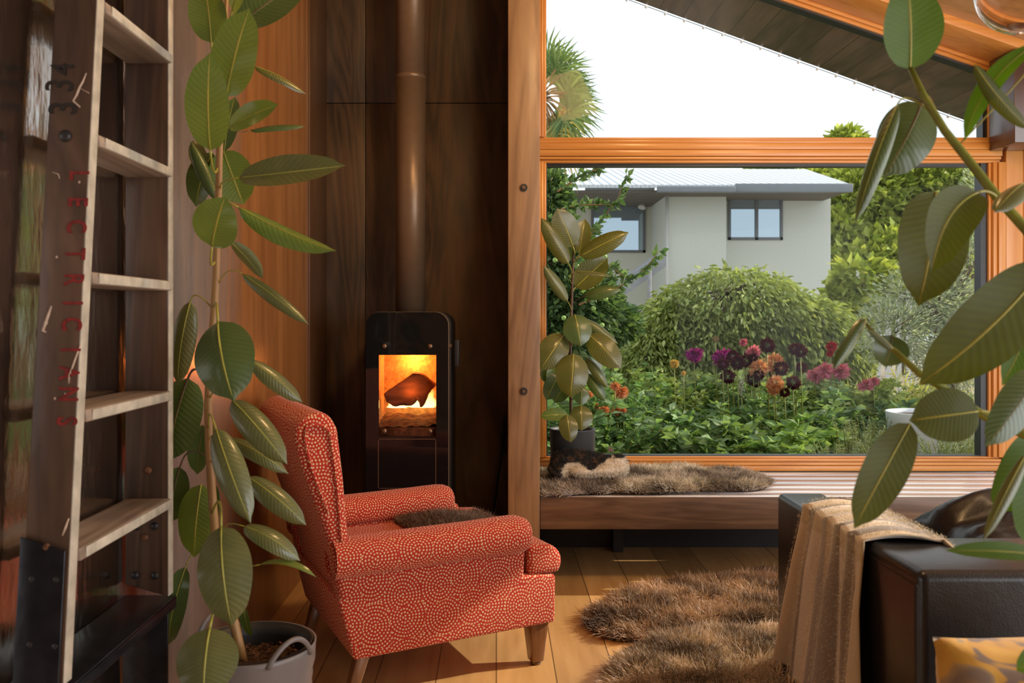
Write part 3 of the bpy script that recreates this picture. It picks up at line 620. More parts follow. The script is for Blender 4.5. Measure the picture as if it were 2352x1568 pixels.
M['rib'] = plain('yellow green midrib', (.34,.33,.05), .4, 40, .15, .05)
M['ribolive'] = M['rib']
big = thing('rubber_plant', (-.58, 2.12, 0), 'tall rubber plant in the grey tub between ladder and armchair', 'plant')
S = 2.14
stem = [(560,1535,2.12),(549,1480,2.12),(535,1420,2.13),(510,1330,S),(494,1230,S),(486,1120,S),(480,1020,S),(478,930,S),(484,820,S),(492,720,S),(497,620,S),(499,540,S),(502,440,S),(504,350,S),(509,240,S),(514,120,S),(519,20,S),(524,-80,S)]
mb = MB(); mb.tube([P(*q) for q in stem], [.0125,.012,.0115,.011,.0105,.0105,.010,.010,.0098,.0095,.009,.009,.0085,.0082,.0075,.0065,.005,.004], 12)
mb.build('stem', M['stem'], big, smooth=True)
LB = [ # base, tip, width, d0, d1, material, options
 ((485,98),(468,-45),90,2.12,2.06,'rub_green',dict(bow=-.05,stem=(512,160,S))),
 ((533,25),(585,-70),74,2.1,2.0,'rub_green',dict(stem=(512,90,S))),
 ((545,62),(702,-42),118,2.2,2.26,'rub_deep',dict(stem=(514,110,S))),
 ((520,222),(573,18),112,2.04,1.98,'rub_green',dict(bow=.05,cup=.05)),
 ((483,345),(482,120),106,1.98,1.90,'rub_green',dict(bow=.06,cup=.05,stem=(500,385,S))),
 ((584,152),(704,216),44,2.2,2.25,'rub_olive',dict(fold=1.4,nrm=(0,-.5,1),stem=(508,200,S))),
 ((526,292),(640,240),60,2.08,2.02,'rub_green',dict(bow=.04,stem=(505,345,S))),
 ((575,300),(703,290),36,2.2,2.24,'rub_deep',dict(fold=1.3,nrm=(0,-.5,1),stem=(512,280,S))),
 ((515,348),(540,222),52,2.24,2.28,'rub_deep',dict()),
 ((512,345),(560,470),98,2.26,2.3,'rub_green',dict(bow=.05)),
 ((549,408),(795,380),84,2.04,2.0,'rub_teal',dict(bow=.05,swoop=.04,cup=.12,nrm=(0,-1,.5),stem=(507,432,S))),
 ((500,458),(437,322),40,2.2,2.2,'rub_deep',dict(fold=1.5,roll=.7)),
 ((487,350),(450,475),68,2.28,2.3,'rub_deep',dict(bow=.1)),
 ((470,395),(444,322),40,2.26,2.3,'rub_olive',dict()),
 ((487,566),(517,451),114,2.0,1.96,'rub_green',dict(bow=.06,cup=.06,stem=(494,600,S))),
 ((548,476),(772,576),66,2.06,2.04,'rub_green',dict(fold=1.2,roll=-.5,bow=-.04,stem=(507,470,S))),
 ((530,556),(604,640),38,2.1,2.12,'rub_teal',dict(fold=.9,roll=.4,bow=-.08,stem=(503,540,S))),
 ((556,628),(710,746),40,2.08,2.06,'rub_teal',dict(fold=1.1,roll=-.3,bow=.05,stem=(503,650,S))),
 ((437,692),(408,885),66,2.18,2.2,'rub_teal',dict(bow=.08,fold=.8,stem=(484,704,S))),
 ((500,738),(537,920),142,1.98,1.92,'rub_deep',dict(bow=.12,cup=-.16,nrm=(0,-1,.1),stem=(490,705,S))),
 ((576,828),(695,924),56,2.08,2.1,'rub_teal',dict(fold=1.0,nrm=(0,-.7,.7))),
 ((432,868),(384,1062),112,2.22,2.2,'rub_deep',dict(bow=.08,cup=-.1,stem=(477,880,S))),
 ((533,918),(660,1066),82,2.02,1.98,'rub_teal',dict(bow=.10,fold=1.0,nrm=(0,-.8,.6),stem=(482,915,S))),
 ((496,984),(576,1202),84,1.98,1.92,'rub_teal',dict(bow=.10,fold=.95,nrm=(0,-.85,.5),stem=(480,986,S))),
 ((524,1006),(663,1088),50,2.06,2.06,'rub_teal',dict(bow=.10,fold=1.0,nrm=(0,-.7,.7),stem=(482,1010,S))),
 ((570,1095),(704,1206),68,2.02,2.0,'rub_teal',dict(bow=.10,fold=1.0,nrm=(0,-.75,.65),stem=(484,1060,S))),
 ((484,955),(494,1004),24,2.2,2.22,'rub_deep',dict(roll=.8)),
 ((466,975),(453,1090),52,2.26,2.28,'rub_deep',dict()),
 ((413,1072),(392,1200),78,2.24,2.24,'rub_deep',dict(bow=.1,stem=(484,1060,S))),
 ((462,1112),(446,1280),90,2.2,2.2,'rub_green',dict(bow=.06,cup=-.06)),
 ((492,1110),(484,1215),40,2.24,2.26,'rub_deep',dict()),
 ((508,1208),(533,1438),126,1.94,1.88,'rub_teal',dict(bow=.12,cup=-.14,nrm=(0,-1,.35),stem=(486,1182,S))),
 ((560,1208),(690,1288),58,2.04,2.04,'rub_teal',dict(bow=.14,fold=.7,nrm=(0,-.7,.8),stem=(520,1225,S))),
 ((597,1296),(728,1326),24,2.04,2.02,'rub_green',dict(bow=.14,nrm=(0,-.3,1),stem=(530,1290,S))),
 ((427,1300),(388,1480),62,2.24,2.26,'rub_deep',dict(bow=.12,stem=(488,1276,S))),
 ((482,1442),(468,1605),144,1.86,1.80,'rub_teal',dict(bow=.10,cup=-.12,nrm=(0,-1,.4),stem=(492,1404,2.0))),
 ((560,1392),(578,1462),26,2.16,2.18,'rub_deep',dict(roll=.5)),
]
for (b0, b1, w_, d0, d1, m_, k) in LB: leaf(big, b0, b1, w_, d0, d1, m_, **k)
# tub with a loop handle, black liner and soil
TC = Vector(((581-HX)*2.1/F, 2.1, 0)); TR, TZ = .147, .425
tub = thing('plant_tub', (TC.x, TC.y, 0), 'grey flexible plastic tub with loop handles holding the tall rubber plant', 'tub')
prof = [(0, .0), (.118, .0)]
for k in range(25): z_ = .01+k*.0145; prof.append((.118+.026*z_/.42+(.0014 if k % 2 else -.0004), z_))
mb = MB(); mb.lathe([(0, .001), (.118, .001)]+prof[2:]+[(TR-.001, TZ-.045), (TR, TZ-.012), (TR+.002, TZ), (TR-.003, TZ+.001), (TR-.006, TZ-.01), (.12, .02)], (TC.x, TC.y, 0), 72); mb.build('bucket', M['trug'], tub, smooth=True)
mb = MB(); mb.lathe([(TR-.0065, TZ+.001), (TR-.010, TZ+.003), (TR-.014, TZ-.03), (.115, .03), (.10, .02)], (TC.x, TC.y, 0), 64); mb.build('liner', M['liner'], tub, smooth=True)
for sg, lab in ((1, None), (-1, None)):
    a0 = math.radians(-38) if sg > 0 else math.radians(142); mb = MB(); pts = []
    for k in range(17):
        q = k/16; a = a0+(q-.5)*.62*1.35; pts.append((TC.x+(TR+.003)*math.cos(a), TC.y+(TR+.003)*math.sin(a), TZ-.012+.052*math.sin(PI*q)**.75))
    mb.tube(pts, .0062, 10); mb.build('handle', M['trug'], tub, smooth=True)
mb = MB()
mb.grid(lambda u, v: (TC.x+(TR-.017)*u*math.cos(v*2*PI), TC.y+(TR-.017)*u*math.sin(v*2*PI), TZ-.052+.012*mnoise.noise(Vector((u*math.cos(v*2*PI)*6, u*math.sin(v*2*PI)*6, 0)))-.004*u), 20, 48)
tag(mb.build('potting_soil', M['soil'], smooth=True), 'dark potting soil in the grey tub', 'soil', kind='stuff')
pos = []
n_ = 420; a = rng.uniform(0, 2*PI, n_); r = np.sqrt(rng.random(n_))*(TR-.022); pos = np.stack([TC.x+r*np.cos(a), TC.y+r*np.sin(a), np.full(n_, TZ-.046)+rng.normal(0, .003, n_)], 1)
chips = leaves('bark_mulch', pos, rng.normal(size=(n_, 3))*[1, 1, .3], .012, .006, tones(n_, (.035,.015,.008), (.22,.10,.05)), M['dry_out']); tag(chips, 'small bark chips scattered on the soil of the grey tub', 'bark', kind='stuff')

# plant on the window bench
D2 = 4.33
sm = thing('rubber_plant', (P(1315, 0, D2).x, D2, .40), 'smaller rubber plant in charcoal pot on the window bench', 'plant')
mb = MB(); mb.tube([P(x, y, D2) for x, y in ((1318,1012),(1312,950),(1311,900),(1310,820),(1311,760),(1313,700),(1315,640),(1318,575),(1319,560))], [.0085,.0085,.008,.0078,.0075,.007,.0065,.005,.003], 10); mb.build('stem', M['stemdark'], sm, smooth=True)
LS = [
 ((1316,566),(1279,478),64,4.25,4.2,'rub_olive',dict(bow=.05,cup=-.05,stem=(1318,583,D2))),
 ((1306,606),(1243,500),48,4.24,4.2,'rub_olive',dict(fold=.8,stem=(1313,628,D2))),
 ((1312,600),(1284,515),40,4.4,4.42,'rub_deep',dict()),
 ((1330,582),(1343,502),42,4.4,4.42,'rub_olive',dict(bow=.05)),
 ((1333,588),(1444,533),50,4.28,4.24,'rub_olive',dict(fold=.6,bow=.06,stem=(1318,604,D2))),
 ((1322,660),(1396,592),62,4.38,4.38,'rub_olive',dict(stem=(1317,668,D2))),
 ((1322,624),(1404,634),24,4.24,4.2,'rub_teal',dict(fold=1.3,nrm=(0,-.4,1),stem=(1316,655,D2))),
 ((1342,680),(1427,664),34,4.26,4.22,'rub_deep',dict(bow=.12,fold=.6,stem=(1316,700,D2))),
 ((1304,692),(1248,610),36,4.26,4.22,'rub_teal',dict(fold=1.0,stem=(1312,712,D2))),
 ((1320,722),(1334,796),66,4.16,4.12,'rub_deep',dict(bow=.12,cup=-.12)),
 ((1340,732),(1420,790),26,4.36,4.36,'rub_teal',dict(fold=1.0)),
 ((1295,768),(1241,850),68,4.18,4.14,'rub_olive',dict(bow=.1,cup=-.1,stem=(1312,782,D2))),
 ((1352,768),(1427,846),62,4.22,4.18,'rub_olive',dict(bow=.1,cup=-.12,stem=(1313,795,D2))),
 ((1317,812),(1310,913),76,4.14,4.10,'rub_olive',dict(bow=.12,cup=-.14)),
 ((1346,822),(1396,892),30,4.26,4.24,'rub_teal',dict(fold=1.1,bow=.15,stem=(1312,815,D2))),
 ((1348,858),(1390,922),34,4.28,4.26,'rub_deep',dict(fold=.8,bow=.12,stem=(1312,850,D2))),
 ((1284,858),(1254,919),42,4.3,4.28,'rub_deep',dict(bow=.1,stem=(1311,850,D2))),
 ((1302,868),(1274,926),44,4.38,4.38,'rub_deep',dict()),
 ((1260,838),(1254,880),34,4.44,4.44,'rub_deep',dict()),
 ((1272,840),(1272,885),36,4.42,4.42,'rub_green',dict()),
 ((1337,888),(1334,931),36,4.24,4.22,'rub_deep',dict(cup=-.1)),
 ((1334,930),(1336,989),52,4.22,4.18,'rub_olive',dict(bow=.1,cup=-.08,stem=(1312,918,D2))),
 ((1304,952),(1240,956),32,4.2,4.2,'rub_green',dict(bow=.08,nrm=(0,-1,.5))),
 ((1301,952),(1311,1016),44,4.12,4.08,'rub_olive',dict(bow=.1,cup=-.1)),
]
for (b0, b1, w_, d0, d1, m_, k) in LS: leaf(sm, b0, b1, w_, d0, d1, m_, **k)
pc = P(1315, 0, D2); pot = thing('plant_pot', (pc.x, D2, .40), 'round charcoal pot on the bench behind the sleeping cat', 'pot')
mb = MB(); mb.lathe([(0, .4005), (.092, .4005), (.106, .42), (.112, .652), (.1135, .656), (.109, .657), (.104, .64), (.10, .45)], (pc.x, D2, 0), 64); mb.build('vessel', M['potgrey'], pot, smooth=True)
mb = MB(); mb.lathe([(0, .622), (.104, .618)], (pc.x, D2, 0), 48); mb.build('soil_surface', M['soil'], pot)

# ================================================================== RED ARMCHAIR (modelled in its own frame: X forward, Y towards the far side)
CA = math.atan2(.39, .92)+.03; CO = Vector((-.416, 2.75, 0))
chair = thing('armchair', CO, 'red upholstered armchair with cream dotted circles and short wooden legs', 'armchair', rz=CA); LOCAL.add(chair.name); chair.scale.x = .96
def box_uv(o, off=(0, 0)):
    me = o.data; uvl = me.uv_layers.active or me.uv_layers.new(name='uv')
    for p in me.polygons:
        n_ = p.normal; a = max(range(3), key=lambda i: abs(n_[i]))
        for li in p.loop_indices:
            c = me.vertices[me.loops[li].vertex_index].co
            uvl.data[li].uv = ((c.x+off[0], c.z+off[1]) if a == 1 else (c.y+off[0]+.37, c.z+off[1]+.11) if a == 0 else (c.x+off[0]+.2, c.y+off[1]+.5))
def soften(o, bev, seg=4, sub=1, apply=True):
    m = o.modifiers.new('b', 'BEVEL'); m.width = bev; m.segments = seg; m.limit_method = 'ANGLE'; m.angle_limit = .5
    if apply:
        bpy.context.view_layer.update(); dg = bpy.context.evaluated_depsgraph_get(); me = bpy.data.meshes.new_from_object(o.evaluated_get(dg)); o.modifiers.clear(); o.data = me
        me.polygons.foreach_set('use_smooth', [True]*len(me.polygons))
    return o
CW = .685
def cpart(name, prof, y0, y1, bev, off=(0, 0), mat='fabric', par=None, axis=1, seg=4):
    mb = MB(); mb.prism(prof, y0, y1, axis); o = mb.build(name, M[mat], par or chair); o.matrix_parent_inverse = Matrix.Identity(4)
    me = o.data; bm = bmesh.new(); bm.from_mesh(me); bmesh.ops.recalc_face_normals(bm, faces=bm.faces); bm.to_mesh(me); bm.free()
    soften(o, bev, seg); box_uv(o, off); return o
# lower body and arm panels
cpart('seat_base', [(-.032, .132), (.71, .150), (.712, .315), (.60, .325), (-.085, .33)], -.003, CW+.001, .012)
cpart('side_panel', [(-.075, .31), (.588, .30), (.596, .455), (-.10, .455)], -.002, .09, .02)
cpart('side_panel', [(-.075, .31), (.588, .30), (.596, .455), (-.10, .455)], CW-.09, CW+.002, .02)
cpart('seat_cushion', [(.05, .32), (.725, .318), (.735, .36), (.725, .40), (.66, .425), (.05, .41)], .095, CW-.095, .03, (.3, .2))
cpart('seat_cushion_nose', [(.604, .318), (.73, .318), (.742, .355), (.735, .39), (.70, .418), (.604, .425)], .0, CW, .030, (.1, .3))
bk = cpart('backrest', [(-.03, .14), (-.085, .42), (-.135, .57), (-.205, .76), (-.225, .845), (-.20, .895), (-.15, .915), (-.105, .90), (-.082, .855), (-.062, .70), (-.045, .50), (-.02, .40), (.02, .33), (.02, .14)], .004, CW-.012, .040, (.5, .1), seg=5)
# wing-like side facing with piping, on both sides of the back
def bk_front(z): return np.interp(z, [.40, .50, .70, .855, .885], [-.03, -.045, -.062, -.085, -.12])
def bk_rear(z): return np.interp(z, [.42, .57, .76, .845, .885], [-.085, -.135, -.205, -.222, -.19])
for yy in (-.004, CW-.006):
    loop = [(bk_front(z)-.028, z) for z in np.linspace(.50, .85, 12)]+[(x, .868+.006*math.sin(PI*k/5)) for k, x in enumerate(np.linspace(-.13, -.185, 5))]+[(bk_rear(z)+.028, z) for z in np.linspace(.835, .60, 6)]
    mb = MB(); mb.tube([(x, yy, z) for x, z in loop], .0045, 8); o = mb.build('piping', M['fabric'], bk, smooth=True); box_uv(o)
# rolled arms: rounded section swept from back to a full round front
def arm(y0, name, dx=0):
    def sec(x, k, sc):
        a = 2*PI*k/28; cy, cz = y0, .452+(.012*(x/.6)); ry, rz = .078*sc, .060*sc
        y = cy+ry*math.copysign(abs(math.cos(a))**.8, math.cos(a)); z = cz+rz*math.copysign(abs(math.sin(a))**.85, math.sin(a))
        return (x+dx*max(0, x), y, z)
    xs = [-.10, 0, .1, .2, .3, .4, .5, .55, .58, .598, .608, .612]; sc = [1, 1, 1, 1, 1, 1, 1.03, 1.03, .97, .85, .62, .0]
    v = []; uv = []
    for x, s_ in zip(xs, sc):
        for k in range(29): v.append(sec(x, k, s_)); uv.append((x+.11, k/28*.44+y0))
    f = [(i*29+k, i*29+k+1, (i+1)*29+k+1, (i+1)*29+k) for i in range(len(xs)-1) for k in range(28)]
    mb = MB(); mb.add(v, f, uv); o = mb.build(name, M['fabric'], chair, smooth=True)
    bm = bmesh.new(); bm.from_mesh(o.data); bmesh.ops.recalc_face_normals(bm, faces=bm.faces); bm.to_mesh(o.data); bm.free()
    return o
arm(.028, 'armrest'); arm(CW-.028, 'armrest', -.05)
legw = wood('turned chair leg wood', (.14,.055,.022), (.30,.14,.055), 'Z', 5, 12, .35, .5, 1, .05, .3)
def cleg(x, y, top, w0, w1, dx=0, z1=0, name='leg'):
    mb = MB(); a, b_ = w0/2, w1/2
    mb.hexa([(x+dx-b_, y-b_, z1), (x+dx+b_, y-b_, z1), (x+dx+b_, y+b_, z1), (x+dx-b_, y+b_, z1)], [(x-a, y-a, top), (x+a, y-a, top), (x+a, y+a, top), (x-a, y+a, top)])
    return mb.build(name, legw, chair, bevel=.004)
for y in (.045, CW-.045):
    lg_ = cleg(.655, y, .155, .072, .044, 0, .012); mb = MB(); mb.lathe([(0, 0), (.018, 0), (.020, .006), (.016, .013), (0, .013)], (.655, y, 0), 20); mb.build('glide', M['stud'], lg_, smooth=True)
    cleg(.012, y, .145, .046, .036, -.045, 0)
# wool of the brown sheepskin on the seat
def rectfur(name, fn, n, length, width, ta, tb, mat='fur', parent=None, lay=(0, 0, 0), jit=.45, scale=5, seed=0):
    u = rng.random(n); v = rng.random(n); pos, nor = fn(u, v)
    cl = np.stack([vnoise(pos, scale*3, seed), vnoise(pos, scale*3, seed+40), np.zeros(n)], 1)*.9
    t = np.clip(.5+.9*vnoise(pos, scale, seed+9)+rng.normal(0, .18, n), 0, 1)[:, None]
    tn = np.array(ta)*(1-t)+np.array(tb)*t
    return fur(name, pos, nor, length, width, tn, M[mat], parent, lay, jit, .4, cl)
def c2w(x, y, z): v = Matrix.Rotation(CA, 3, 'Z') @ Vector((x, y, z)); return v+CO
seatskin = thing('seat_sheepskin', c2w(.45, .35, .42), 'small brown sheepskin laid over the seat of the red armchair', 'sheepskin')
mb = MB(); mb.grid(lambda u, v: c2w(.28+u*.36, .13+v*.44, .418+.012*math.sin(PI*u)*math.sin(PI*v)+.035*max(0, 1-abs(u-.35)*2)*math.sin(PI*v)), 16, 12); mb.build('hide', M['hide'], seatskin, smooth=True)
def fn(u, v):
    z = .420+.012*np.sin(PI*u)*np.sin(PI*v)+.035*np.maximum(0, 1-np.abs(u-.35)*2)*np.sin(PI*v)
    x = .28+u*.36; y = .13+v*.44; c, s_ = math.cos(CA), math.sin(CA)
    return np.stack([CO.x+c*x-s_*y, CO.y+s_*x+c*y, z], 1), np.tile([0, 0, 1.], (len(u), 1))
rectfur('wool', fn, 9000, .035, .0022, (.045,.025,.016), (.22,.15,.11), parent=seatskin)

# ================================================================== SHEEPSKIN RUGS
def skin(name, outline, z0, lab, nf, length, ta, tb, thick=.015, group=None, lay=(0, -.25, 0), seed=0, width=.0026, puff=.02):
    """outline: list of world (x,y) points; a low padded hide with wool growing out of it"""
    o2 = np.array(outline); c = o2.mean(0); root = thing(name, (c[0], c[1], z0), lab, 'sheepskin', group)
    K = 96; per = []
    pts = np.vstack([o2, o2[:1]]); d = np.r_[0, np.cumsum(np.linalg.norm(np.diff(pts, axis=0), axis=1))]
    tt = np.linspace(0, d[-1], K, endpoint=False); px_ = np.interp(tt, d, pts[:, 0]); py_ = np.interp(tt, d, pts[:, 1])
    for _ in range(3): px_ = (np.roll(px_, 1)+2*px_+np.roll(px_, -1))/4; py_ = (np.roll(py_, 1)+2*py_+np.roll(py_, -1))/4
    def hgt(x, y, r): return z0+.004+(thick+puff*mnoise.noise(Vector((x*7+seed, y*9, 0))))*max(0, 1-r**6)**.5
    R = 14; v = []; 
    for i in range(R+1):
        r = i/R
        for k in range(K): x = c[0]+(px_[k]-c[0])*r; y = c[1]+(py_[k]-c[1])*r; v.append((x, y, max(z0+.003, hgt(x, y, r))))
    f = [(i*K+k, (i+1)*K+k, (i+1)*K+(k+1) % K, i*K+(k+1) % K) for i in range(R) for k in range(K)]
    mb = MB(); mb.add(v, f); mb.build('hide', M['hide'], root, smooth=True)
    k = rng.random(nf)*K; r = np.sqrt(rng.random(nf)); k0 = k.astype(int) % K; k1 = (k0+1) % K; q = k-np.floor(k)
    bx = px_[k0]*(1-q)+px_[k1]*q; by = py_[k0]*(1-q)+py_[k1]*q; x = c[0]+(bx-c[0])*r; y = c[1]+(by-c[1])*r
    z_ = np.array([max(z0+.003, hgt(a, b, cc)) for a, b, cc in zip(x, y, r)])
    out = np.stack([bx-c[0], by-c[1], np.zeros(nf)], 1); out = unit(out)*(r**4*1.3)[:, None]
    nor = np.tile([0, 0, 1.], (nf, 1))+out; pos = np.stack([x, y, z_], 1)
    cl = np.stack([vnoise(pos, 16, seed), vnoise(pos, 16, seed+40), .3*vnoise(pos, 20, seed+80)], 1)*1.3
    t = np.clip(.5+1.0*vnoise(pos, 6, seed+9)+.5*vnoise(pos, 30, seed+5)+rng.normal(0, .15, nf), 0, 1)[:, None]
    tn = np.array(ta)*(1-t)+np.array(tb)*t
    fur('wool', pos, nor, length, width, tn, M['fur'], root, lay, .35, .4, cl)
    return root
def fl_(px, py, z=0): d = (CH-z)*F/(py-HY); return ((px-HX)*d/F, d)
def outl(pts, z): return [fl_(x, y, z) for x, y in pts]
# on the bench
skin('bench_sheepskin', outl([(1205,1092),(1300,1086),(1400,1086),(1480,1083),(1560,1081),(1640,1086),(1700,1088),(1745,1096),(1770,1110),(1768,1122),(1730,1130),(1650,1131),(1560,1133),(1480,1136),(1400,1134),(1330,1137),(1260,1142),(1205,1140)], .402), .402,
     'long grey brown sheepskin spread on the window bench under the cat', 42000, .045, (.17,.125,.10), (.72,.62,.54), .022, lay=(.1, -.3, -.05), seed=3, width=.0026)
skin('floor_sheepskin', outl([(1340,1440),(1360,1405),(1450,1370),(1540,1350),(1660,1340),(1760,1325),(1900,1322),(2050,1345),(2050,1420),(1900,1450),(1790,1455),(1720,1452),(1640,1462),(1560,1475),(1470,1478),(1390,1472)], 0), 0,
     'dark brown sheepskin on the floor, the one nearer the window bench', 52000, .062, (.10,.058,.038), (.62,.42,.29), .03, seed=11, width=.003, puff=.03)
skin('floor_sheepskin', outl([(1380,1600),(1410,1545),(1480,1500),(1570,1478),(1680,1470),(1800,1464),(1950,1470),(2000,1560),(1980,1700),(1800,1790),(1560,1760),(1400,1690)], 0), .004,
     'paler grey brown sheepskin at the bottom edge, nearest the camera', 60000, .062, (.14,.095,.07), (.66,.50,.38), .04, seed=23, width=.0028, puff=.03)

# ================================================================== CAT
cat = thing('cat', P(1350, 1095, 4.2), 'black and white cat asleep curled on the sheepskin by the window', 'cat')
def cat_body():
    # skeleton of spheres blended into one surface: rump, back, chest, neck, head, tucked legs
    mbd = bpy.data.metaballs.new('catmb'); o = bpy.data.objects.new('catmb', mbd); C.objects.link(o); mbd.resolution = .008; mbd.render_resolution = .008; mbd.threshold = .35
    def e(px, py, d, r, sx=1, sy=1, sz=1):
        x = mbd.elements.new(type='ELLIPSOID'); x.co = P(px, py, d); x.radius = r; x.size_x, x.size_y, x.size_z = sx, sy, sz
    e(1296, 1064, 4.20, .108, .85, .95, .80); e(1320, 1062, 4.20, .108, .9, .95, .78); e(1350, 1063, 4.20, .104, .95, .9, .74); e(1380, 1066, 4.19, .094, .9, .9, .70)
    e(1403, 1068, 4.17, .078, .8, .9, .68); e(1395, 1080, 4.12, .060, 1.4, .7, .55); e(1345, 1082, 4.11, .062, 1.6, .8, .52); e(1287, 1080, 4.14, .072, .8, .9, .60)
    e(1419, 1062, 4.17, .070, .78, .85, .80); e(1427, 1074, 4.15, .052, .8, .9, .8)
    bpy.context.view_layer.update(); dg = bpy.context.evaluated_depsgraph_get(); me = bpy.data.meshes.new_from_object(o.evaluated_get(dg)); bpy.data.objects.remove(o)
    return me
cme = cat_body(); cme.name = 'cat_body'
cv = np.array([v.co[:] for v in cme.vertices]); cn = np.array([v.normal[:] for v in cme.vertices])
def cat_tone(p):
    """black back patches over white belly, tortoiseshell rump; p world points"""
    px = HX+p[:, 0]*F/p[:, 1]; py = HY+(CH-p[:, 2])*F/p[:, 1]; nz = vnoise(p, 26, 2); n2 = vnoise(p, 60, 8)
    black = np.array([.012, .010, .010]); brown = np.array([.10, .055, .03]); white = np.array([.86, .78, .68])
    t = np.tile(white, (len(p), 1))
    edge = np.interp(px, [1255, 1285, 1300, 1330, 1345, 1360, 1380, 1392, 1400, 1412, 1500], [1100, 1092, 1062, 1064, 1076, 1080, 1066, 1054, 1052, 1046, 1030])
    dark = py+nz*4+n2*2 < edge
    dark &= ~((px > 1386) & (px < 1410) & (py < 1044))
    dark |= (px > 1410) & (px < 1434) & (py+nz*2 < 1052)
    t[dark] = black
    tort = dark & (n2+nz*.5 > .18) & (px < 1385); t[tort] = brown*.9
    return t
bodyo = link('cat_body_base', cme, vcol('cat skin', .8), None); bodyo.name = 'body'
a = cme.color_attributes.new('tone', 'FLOAT_COLOR', 'POINT'); tc_ = np.ones((len(cv), 4), dtype=np.float32); tc_[:, :3] = cat_tone(cv); a.data.foreach_set('color', tc_.ravel())
bodyo.parent = cat; bodyo.matrix_parent_inverse = Matrix.Translation(cat.location).inverted()
ii = rng.integers(0, len(cv), 26000); pos = cv[ii]+rng.normal(0, .003, (26000, 3)); tn = cat_tone(pos)*rng.uniform(.8, 1.2, (26000, 1))
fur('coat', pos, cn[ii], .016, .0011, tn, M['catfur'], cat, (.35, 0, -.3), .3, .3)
def ear(px, py, tx, ty, d, tone):
    b0 = P(px-9, py, d); b1 = P(px+9, py+1, d); b2 = P(px, py, d+.02); tp = P(tx, ty, d); mb = MB()
    mb.add([b0, b1, b2, tp], [(0, 1, 3), (1, 2, 3), (2, 0, 3), (0, 2, 1)]); return mb.build('ear', tone, cat, bevel=.002)
earm = plain('grey ear', (.16,.11,.095), .8, 60, .2, .1)
ear(1404, 1037, 1400, 1022, 4.17, earm)
b0 = P(1434, 1054, 4.17); b1 = P(1437, 1068, 4.17); b2 = P(1434, 1060, 4.20); tp = P(1450, 1056, 4.16); mb = MB(); mb.add([b0, b1, b2, tp], [(0, 1, 3), (1, 2, 3), (2, 0, 3), (0, 2, 1)]); mb.build('ear', earm, cat, bevel=.002)
mb = MB(); tl = [P(x, y, d) for x, y, d in ((1268,1066,4.22),(1264,1076,4.18),(1270,1086,4.12),(1290,1091,4.09))]; mb.tube(tl, [.014,.015,.014,.008], 10); mb.build('tail', plain('tortoiseshell tail', (.035,.024,.018), .9, 50, .7, .3), cat, smooth=True)

# ================================================================== BLACK LEATHER SOFA, BLANKET, CUSHIONS
sofa = thing('leather_sofa', (1.6, 2.4, 0), 'boxy black leather sofa seen from behind at the right edge', 'sofa')
def soft(name, x0, x1, y0, y1, z0, z1, bev, mat, par, seg=5):
    mb = MB(); mb.box(x0, x1, y0, y1, z0, z1); o = mb.build(name, mat, par); soften(o, bev, seg); return o
soft('armrest', .913, 1.065, 1.905, 2.86, .05, .632, .018, M['leather'], sofa)
soft('backrest', .915, 2.60, 1.90, 2.215, .05, .650, .022, M['leather'], sofa)
soft('seat', 1.067, 2.60, 2.217, 2.84, .05, .40, .03, M['leather'], sofa)
for x in (1.46, 2.05):                                     # stitched seams across the back
    mb = MB(); mb.tube([(x, 1.899, .07), (x, 1.897, .30), (x, 1.899, .63), (x, 1.92, .652), (x, 2.19, .652)], .0022, 6); mb.build('seam', M['leather'], sofa, smooth=True)
for x, y in ((.96, 1.96), (.96, 2.80), (2.5, 1.96), (2.5, 2.80)): mb = MB(); mb.lathe([(0, 0), (.02, 0), (.024, .052), (0, .052)], (x, y, 0), 16); mb.build('leg', M['black'], sofa)
def cushion(name, c, sx, sy, sz, rot, mat, lab, catn, wr=.0, seed=0):
    mb = MB(); R = Matrix.Rotation(rot[2], 3, 'Z') @ Matrix.Rotation(rot[1], 3, 'Y') @ Matrix.Rotation(rot[0], 3, 'X')
    for side in (1, -1):
        def fn(u, v, side=side):
            a, b_ = u*2-1, v*2-1; e = (1-a**6)**.5*(1-b_**6)**.5 if abs(a) < 1 and abs(b_) < 1 else 0
            pin = 1-.06*(1-abs(a)**2)*abs(b_)**3
            h = sz*(max(0, 1-a*a)**.42*max(0, 1-b_*b_)**.42)*(1+wr*mnoise.noise(Vector((a*2.3+seed, b_*2.3, side))))
            h += wr*.25*sz*abs(mnoise.noise(Vector((a*4+seed, b_*9, side*2))))*e
            return Vector(c)+R @ Vector((a*sx*(1-.05*(1-b_*b_)), b_*sy*(1-.05*(1-a*a)), side*h))
        mb.grid(fn, 34, 34)
    o = mb.build(name, mat, None, smooth=True, weld=True); tag(o, lab, catn); return o
cushion('leather_cushion', (1.72, 2.50, .535), .43, .25, .13, (math.radians(8), 0, 0), M['leather'], 'crumpled black leather cushion lying inside the sofa behind the leaves', 'cushion', .9, 3)
